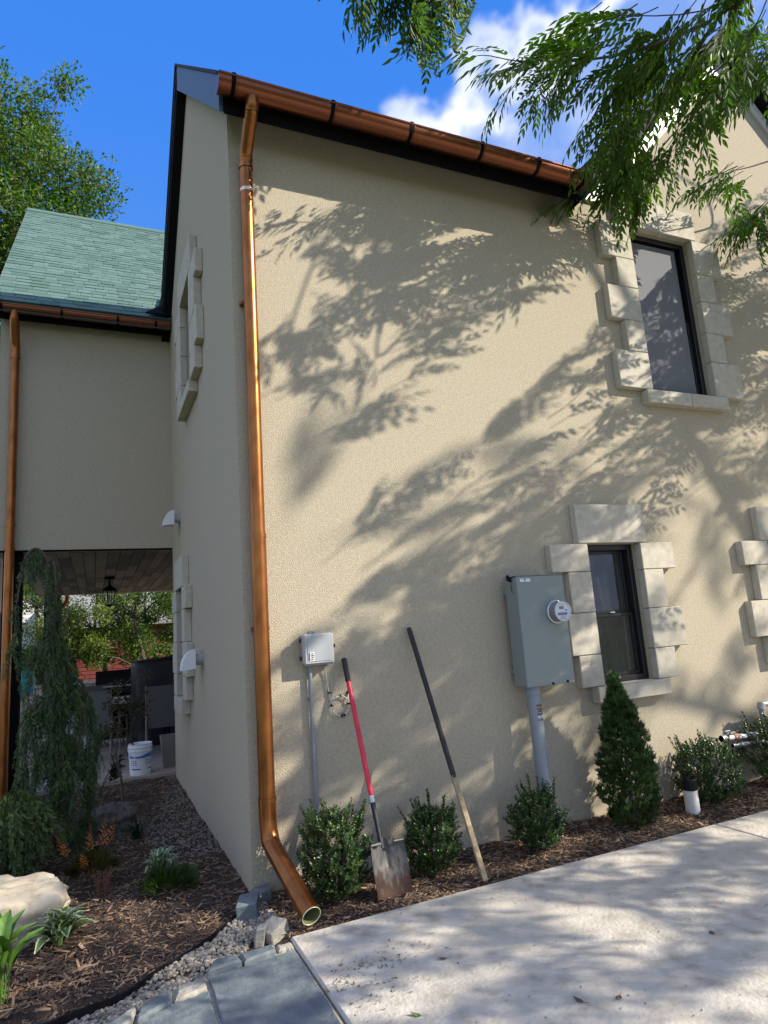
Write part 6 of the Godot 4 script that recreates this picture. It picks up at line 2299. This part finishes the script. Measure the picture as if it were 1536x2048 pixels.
func make_overhanging_tree() -> void:
	var t := thing("overhanging_tree", "large leafy tree overhanging the house from the upper right", "tree", Vector3(15.2, 0, 6.6))
	var o := t.position
	var tr := MB.new()
	tr.tube(smooth_path([Vector3(0, -0.4, 0), Vector3(0.05, 1.2, 0.05), Vector3(-0.15, 3.0, -0.1), Vector3(-0.5, 4.6, -0.5), Vector3(-0.8, 6.2, -0.9), Vector3(-1.0, 7.4, -1.2)], 5), range(26).map(func(k): return lerpf(0.30, 0.09, k / 25.0)), 12)
	part(t, "trunk", tr, M.bark)
	var sprays := []
	for k in 5:
		sprays.append(make_spray(0.116, 0.037, rng.randf_range(0.42, 0.58), 6 + k % 2))
	var limb := func(pts: Array, r0: float, r1: float) -> PackedVector3Array:
		var p := smooth_path(pts, 6)
		var m := MB.new()
		for k in p.size():
			p[k] -= o
		m.tube(p, range(p.size()).map(func(k): return lerpf(r0, r1, k / float(p.size() - 1))), 7)
		part(t, "limb", m, M.bark)
		return p
	# boughs in view; each leafy twig is a part of its own: [course, twigs, from, spread]
	var fork := Vector3(8.6, 11.8, 4.3)
	var boughs := [
		[[fork, Vector3(6.3, 9.9, 3.4), Vector3(4.5, 7.6, 2.75), Vector3(3.55, 6.25, 2.2), Vector3(3.4, 6.38, 1.5), Vector3(3.48, 6.22, 0.92)], 32, 0.48, 0.20],
		[[Vector3(3.5, 6.3, 1.9), Vector3(3.2, 6.4, 1.4), Vector3(2.75, 6.48, 1.05), Vector3(2.25, 6.36, 1.05)], 22, 0.15, 0.13],
		[[fork, Vector3(7.0, 9.8, 3.5), Vector3(5.3, 7.7, 2.75), Vector3(4.35, 6.35, 2.2), Vector3(4.2, 6.5, 1.5), Vector3(4.08, 6.35, 0.95), Vector3(4.14, 6.16, 0.58)], 31, 0.48, 0.18],
		[[fork, Vector3(6.4, 10.2, 3.5), Vector3(4.6, 8.0, 2.6), Vector3(3.7, 6.55, 1.9), Vector3(3.05, 6.72, 1.4)], 34, 0.42, 0.22],
		[[fork, Vector3(7.2, 10.0, 3.2), Vector3(5.7, 7.9, 2.1), Vector3(4.75, 6.75, 1.5), Vector3(4.55, 6.72, 1.35)], 20, 0.5, 0.20],
		[[Vector3(3.55, 6.3, 1.9), Vector3(3.75, 6.25, 1.2), Vector3(3.78, 6.08, 0.75), Vector3(3.7, 5.98, 0.55)], 12, 0.25, 0.15],
		[[fork, Vector3(5.4, 10.6, 3.0), Vector3(3.0, 9.2, 1.9), Vector3(2.0, 7.9, 1.5), Vector3(1.7, 7.4, 1.3), Vector3(1.55, 6.95, 1.2), Vector3(1.42, 6.55, 1.2)], 34, 0.68, 0.24],
		[[Vector3(3.0, 9.0, 1.9), Vector3(2.0, 7.9, 1.4), Vector3(1.5, 7.3, 1.2), Vector3(1.05, 6.95, 1.15)], 28, 0.60, 0.24],
		[[fork, Vector3(9.4, 9.4, 2.6), Vector3(7.4, 7.2, 0.95), Vector3(6.15, 6.3, 0.62), Vector3(5.75, 5.95, 0.58)], 12, 0.68, 0.11],
		[[Vector3(9.4, 9.4, 2.6), Vector3(7.0, 7.1, 0.9), Vector3(5.75, 6.5, 0.65), Vector3(5.35, 6.35, 0.62)], 7, 0.66, 0.08],
	]
	for b in boughs:
		var p: PackedVector3Array = limb.call(b[0], 0.018, 0.003)
		for k in b[1]:
			var f: float = b[2] + (1.0 - b[2]) * pow(rng.randf(), 0.85)
			var x := f * (p.size() - 1)
			var i := clampi(int(x), 0, p.size() - 2)
			var q := p[i].lerp(p[i + 1], x - i)
			var along := (p[i + 1] - p[i]).normalized()
			var d := (along * 0.7 + Vector3(rng.randf_range(-0.55, 0.55), rng.randf_range(-0.5, 0.25), rng.randf_range(-0.9, 0.2))).normalized()
			var off := rv(b[3])
			part(t, "leafy_twig", sprays[rng.randi() % 5], M.leaf, Transform3D(aim(d, rng.randf_range(-0.6, 0.6)) * Basis.from_scale(Vector3.ONE * rng.randf_range(0.62, 1.0)), q + off))
	# the rest of the crown, unseen and laid along the sun's rays to shade wall and ground
	var xs := [[], [], [], [], []]
	var cs := [[], [], [], [], []]
	var lay := func(target: Vector3, s: float, n: int, spread: float) -> void:
		var c := target + TO_SUN * s
		var d := Vector3(rng.randf_range(-0.7, 0.1), rng.randf_range(-0.5, 0.05), rng.randf_range(-1.2, -0.5)).normalized()
		for k in n:
			var p := c + d * (k - n * 0.5) * 0.34 + rv(spread)
			if not outside_view(p) or p.y < 3.4:
				continue
			var i := rng.randi() % 5
			xs[i].append(Transform3D(aim((d + rv(0.7)).normalized(), rng.randf_range(-0.8, 0.8)) * Basis.from_scale(Vector3.ONE * rng.randf_range(0.9, 1.5)), p - o))
			var g := rng.randf_range(0.8, 1.2)
			cs[i].append(Color(g, g, g))
	# leafy shoots reaching for the house: each runs level towards the wall, so its shade lies slantwise across it
	var shoot := func(tip: Vector3, s0: float, ln: float, n: int, spread: float) -> void:
		for k in n:
			var f := (k + rng.randf()) / n
			var s := s0 + ln * f
			var p := tip - Vector3(TO_SUN.x, TO_SUN.y, 0) * (ln * f) + TO_SUN * s + rv(spread) * Vector3(1, 1, 1.6)
			if not outside_view(p) or p.y < 2.6:
				continue
			var i := rng.randi() % 5
			var d := Vector3(rng.randf_range(-0.25, 0.25), rng.randf_range(-0.25, 0.1), -1.0)
			xs[i].append(Transform3D(aim(d, rng.randf_range(-0.7, 0.7)) * Basis.from_scale(Vector3.ONE * rng.randf_range(0.8, 1.15)), p - o))
			var g := rng.randf_range(0.8, 1.2)
			cs[i].append(Color(g, g, g))
	for q in [[1.9, 4.5], [1.2, 4.3], [2.5, 4.75], [1.5, 3.9]]:
		shoot.call(Vector3(q[0], q[1], 0), 2.1, 0.8, 5, 0.12)
	for row in 8:
		var v := 0.12 + 0.40 * row
		for k in 5:
			var x := 1.5 + 1.15 * k + rng.randf_range(-0.35, 0.35) + 0.4 * (row % 2)
			if row > 3 and x > 2.6 and rng.randf() < 0.45:
				continue
			var y := 1.75 + 0.76 * x - v + rng.randf_range(-0.12, 0.12)
			shoot.call(Vector3(x, y, 0), rng.randf_range(1.5, 2.4) if x > 3.0 else rng.randf_range(2.3, 3.2), rng.randf_range(0.8, 1.4), 6, 0.08)
	for k in 30:
		shoot.call(Vector3(rng.randf_range(0.9, 3.2), rng.randf_range(0.5, 2.3), 0), rng.randf_range(3.2, 4.6), 1.2, 6, 0.10)
	for k in 14:
		shoot.call(Vector3(rng.randf_range(4.9, 6.3), rng.randf_range(3.9, 4.9), 0), rng.randf_range(1.2, 1.8), 0.8, 4, 0.10)
	for k in 9:
		shoot.call(Vector3(rng.randf_range(5.2, 6.0), rng.randf_range(4.5, 5.5), 0), rng.randf_range(0.9, 1.4), 0.6, 4, 0.10)
	for k in 14:
		shoot.call(Vector3(rng.randf_range(6.2, 9.5), rng.randf_range(0.5, 5.0), 0), rng.randf_range(2.5, 4.5), 1.4, 5, 0.14)
	# canopy over the drive and the near bed, in clumps with gaps
	for i in 24:
		for j in 14:
			if i < 7 and rng.randf() < 0.45:
				continue
			lay.call(Vector3(-2.6 + 0.366 * i + rng.randf_range(-0.17, 0.17), 0, 0.85 + 0.286 * j + rng.randf_range(-0.15, 0.15)), rng.randf_range(3.6, 5.2), 1, 0.12)
	for k in 8:
		lay.call(Vector3(rng.randf_range(-2.4, 0.2), 0, rng.randf_range(-1.0, 0.9)), rng.randf_range(5.0, 7.5), 2, 0.15)
	# upper crown
	for k in 30:
		var q := ball()
		var c := Vector3(16.6, 10.6, 8.6) + q * Vector3(4.2, 3.0, 3.6)
		lay.call(c - TO_SUN * 5.0, 5.0, 4, 0.3)
	for i in 5:
		many(t, "crown", sprays[i], M.leaf, xs[i], cs[i])
	limb.call([Vector3(14.2, 7.0, 5.7), Vector3(12.0, 9.6, 5.3), fork, fork + Vector3(-0.4, -0.1, -0.2)], 0.075, 0.022)
	for e in [Vector3(12.0, 9.0, 7.6), Vector3(13.4, 10.4, 8.8), Vector3(15.6, 10.6, 6.4), Vector3(12.6, 8.8, 9.8), Vector3(17.0, 9.0, 8.0)]:
		var st := Vector3(14.4, 6.4, 5.9)
		limb.call([st, st.lerp(e, 0.5) + Vector3(0, 0.35, 0), e, e + (e - st).normalized() * 1.0 - Vector3(0, 0.2, 0)], 0.06, 0.01)


# ---------------------------------------------------------------- litter on the drive
func make_litter() -> void:
	var xs := []
	var cs := []
	var lf := MB.new()
	leaflet(lf, Vector3.ZERO, Vector3.FORWARD, Vector3.UP, 1.0, 0.4, -0.18)
	var lm := lf.mesh()
	var spots := [[0.18, 1.3, 0.10], [0.36, 1.35, 0.09], [0.28, 1.6, 0.09], [0.1, 1.42, 0.07], [0.5, 1.3, 0.12]]
	for s in spots:
		for k in 42:
			xs.append(Transform3D(Basis(Vector3.UP, rng.randf() * TAU) * Basis(Vector3.RIGHT, rng.randf_range(-0.4, 0.4)) * Basis.from_scale(Vector3.ONE * rng.randf_range(0.008, 0.026)), Vector3(s[0] + rng.randfn() * s[2], 0.003, s[1] + rng.randfn() * s[2] * 0.6)))
			cs.append(Color(0.30, 0.25, 0.20).lerp(Color(0.06, 0.05, 0.045), rng.randf()))
	for k in 420:
		xs.append(Transform3D(Basis(Vector3.UP, rng.randf() * TAU) * Basis(Vector3.RIGHT, rng.randf_range(-0.4, 0.4)) * Basis.from_scale(Vector3.ONE * rng.randf_range(0.006, 0.02)), Vector3(0.06 + 5.5 * pow(rng.randf(), 1.3), 0.003, rng.randf_range(0.78, 3.2))))
		cs.append(Color(0.22, 0.19, 0.16).lerp(Color(0.05, 0.045, 0.04), rng.randf()))
	var d := thing("leaf_litter", "dry crumbs of leaf and bark scattered on the concrete", "leaf litter")
	d.set_meta("kind", "stuff")
	many(d, "crumbs", lm, M.tint, xs, cs)
	var k := 0
	for s in [[0.325, 1.84, 0.9, Color(0.10, 0.16, 0.04), "small green leaf lying near the bottom edge of the drive"], [1.161, 2.2, 2.1, Color(0.16, 0.085, 0.05), "brown curled leaf lying on the drive near the bottom right"], [1.0, 2.12, 0.4, Color(0.12, 0.07, 0.045), "dark brown dry leaf left of the brown curled leaf"], [0.66, 1.47, 1.4, Color(0.10, 0.08, 0.06), "thin dark leaf on the sunlit drive right of the crumbs"], [1.99, 2.0, 2.6, Color(0.13, 0.09, 0.06), "small brown leaf at the right side of the drive"]]:
		var l := thing("fallen_leaf", s[4], "leaf", Vector3(s[0], 0.004, s[1]))
		var m := MB.new()
		m.col = s[3]
		leaflet(m, Vector3(0, 0, 0.03), Vector3.FORWARD, Vector3.UP, 0.055, 0.028, -0.2)
		m.tube(PackedVector3Array([Vector3(0, 0, 0.03), Vector3(0.004, 0.003, 0.055)]), 0.001, 4)
		part(l, "blade", m, M.tint, Transform3D(Basis(Vector3.UP, s[2]), Vector3.ZERO))
		k += 1
	# bits of cut wire
	for s in [[0.20, 1.50, 0.4, "curl of dark wire on the drive beside the crumbs"], [0.30, 1.33, 1.6, "thin looped wire on the drive under the downspout outlet"]]:
		var w := thing("wire_scrap", s[3], "wire", Vector3(s[0], 0.004, s[1]), "")
		var m := MB.new()
		var p := PackedVector3Array()
		for j in 22:
			var a := j * 0.42
			p.append(Vector3(0.03 * cos(a) + 0.0026 * j, 0.001 + 0.002 * sin(a * 0.7) + 0.002, 0.022 * sin(a)))
		m.tube(p, 0.0016, 5)
		part(w, "strand", m, M.galv, Transform3D(Basis(Vector3.UP, s[2]), Vector3.ZERO))
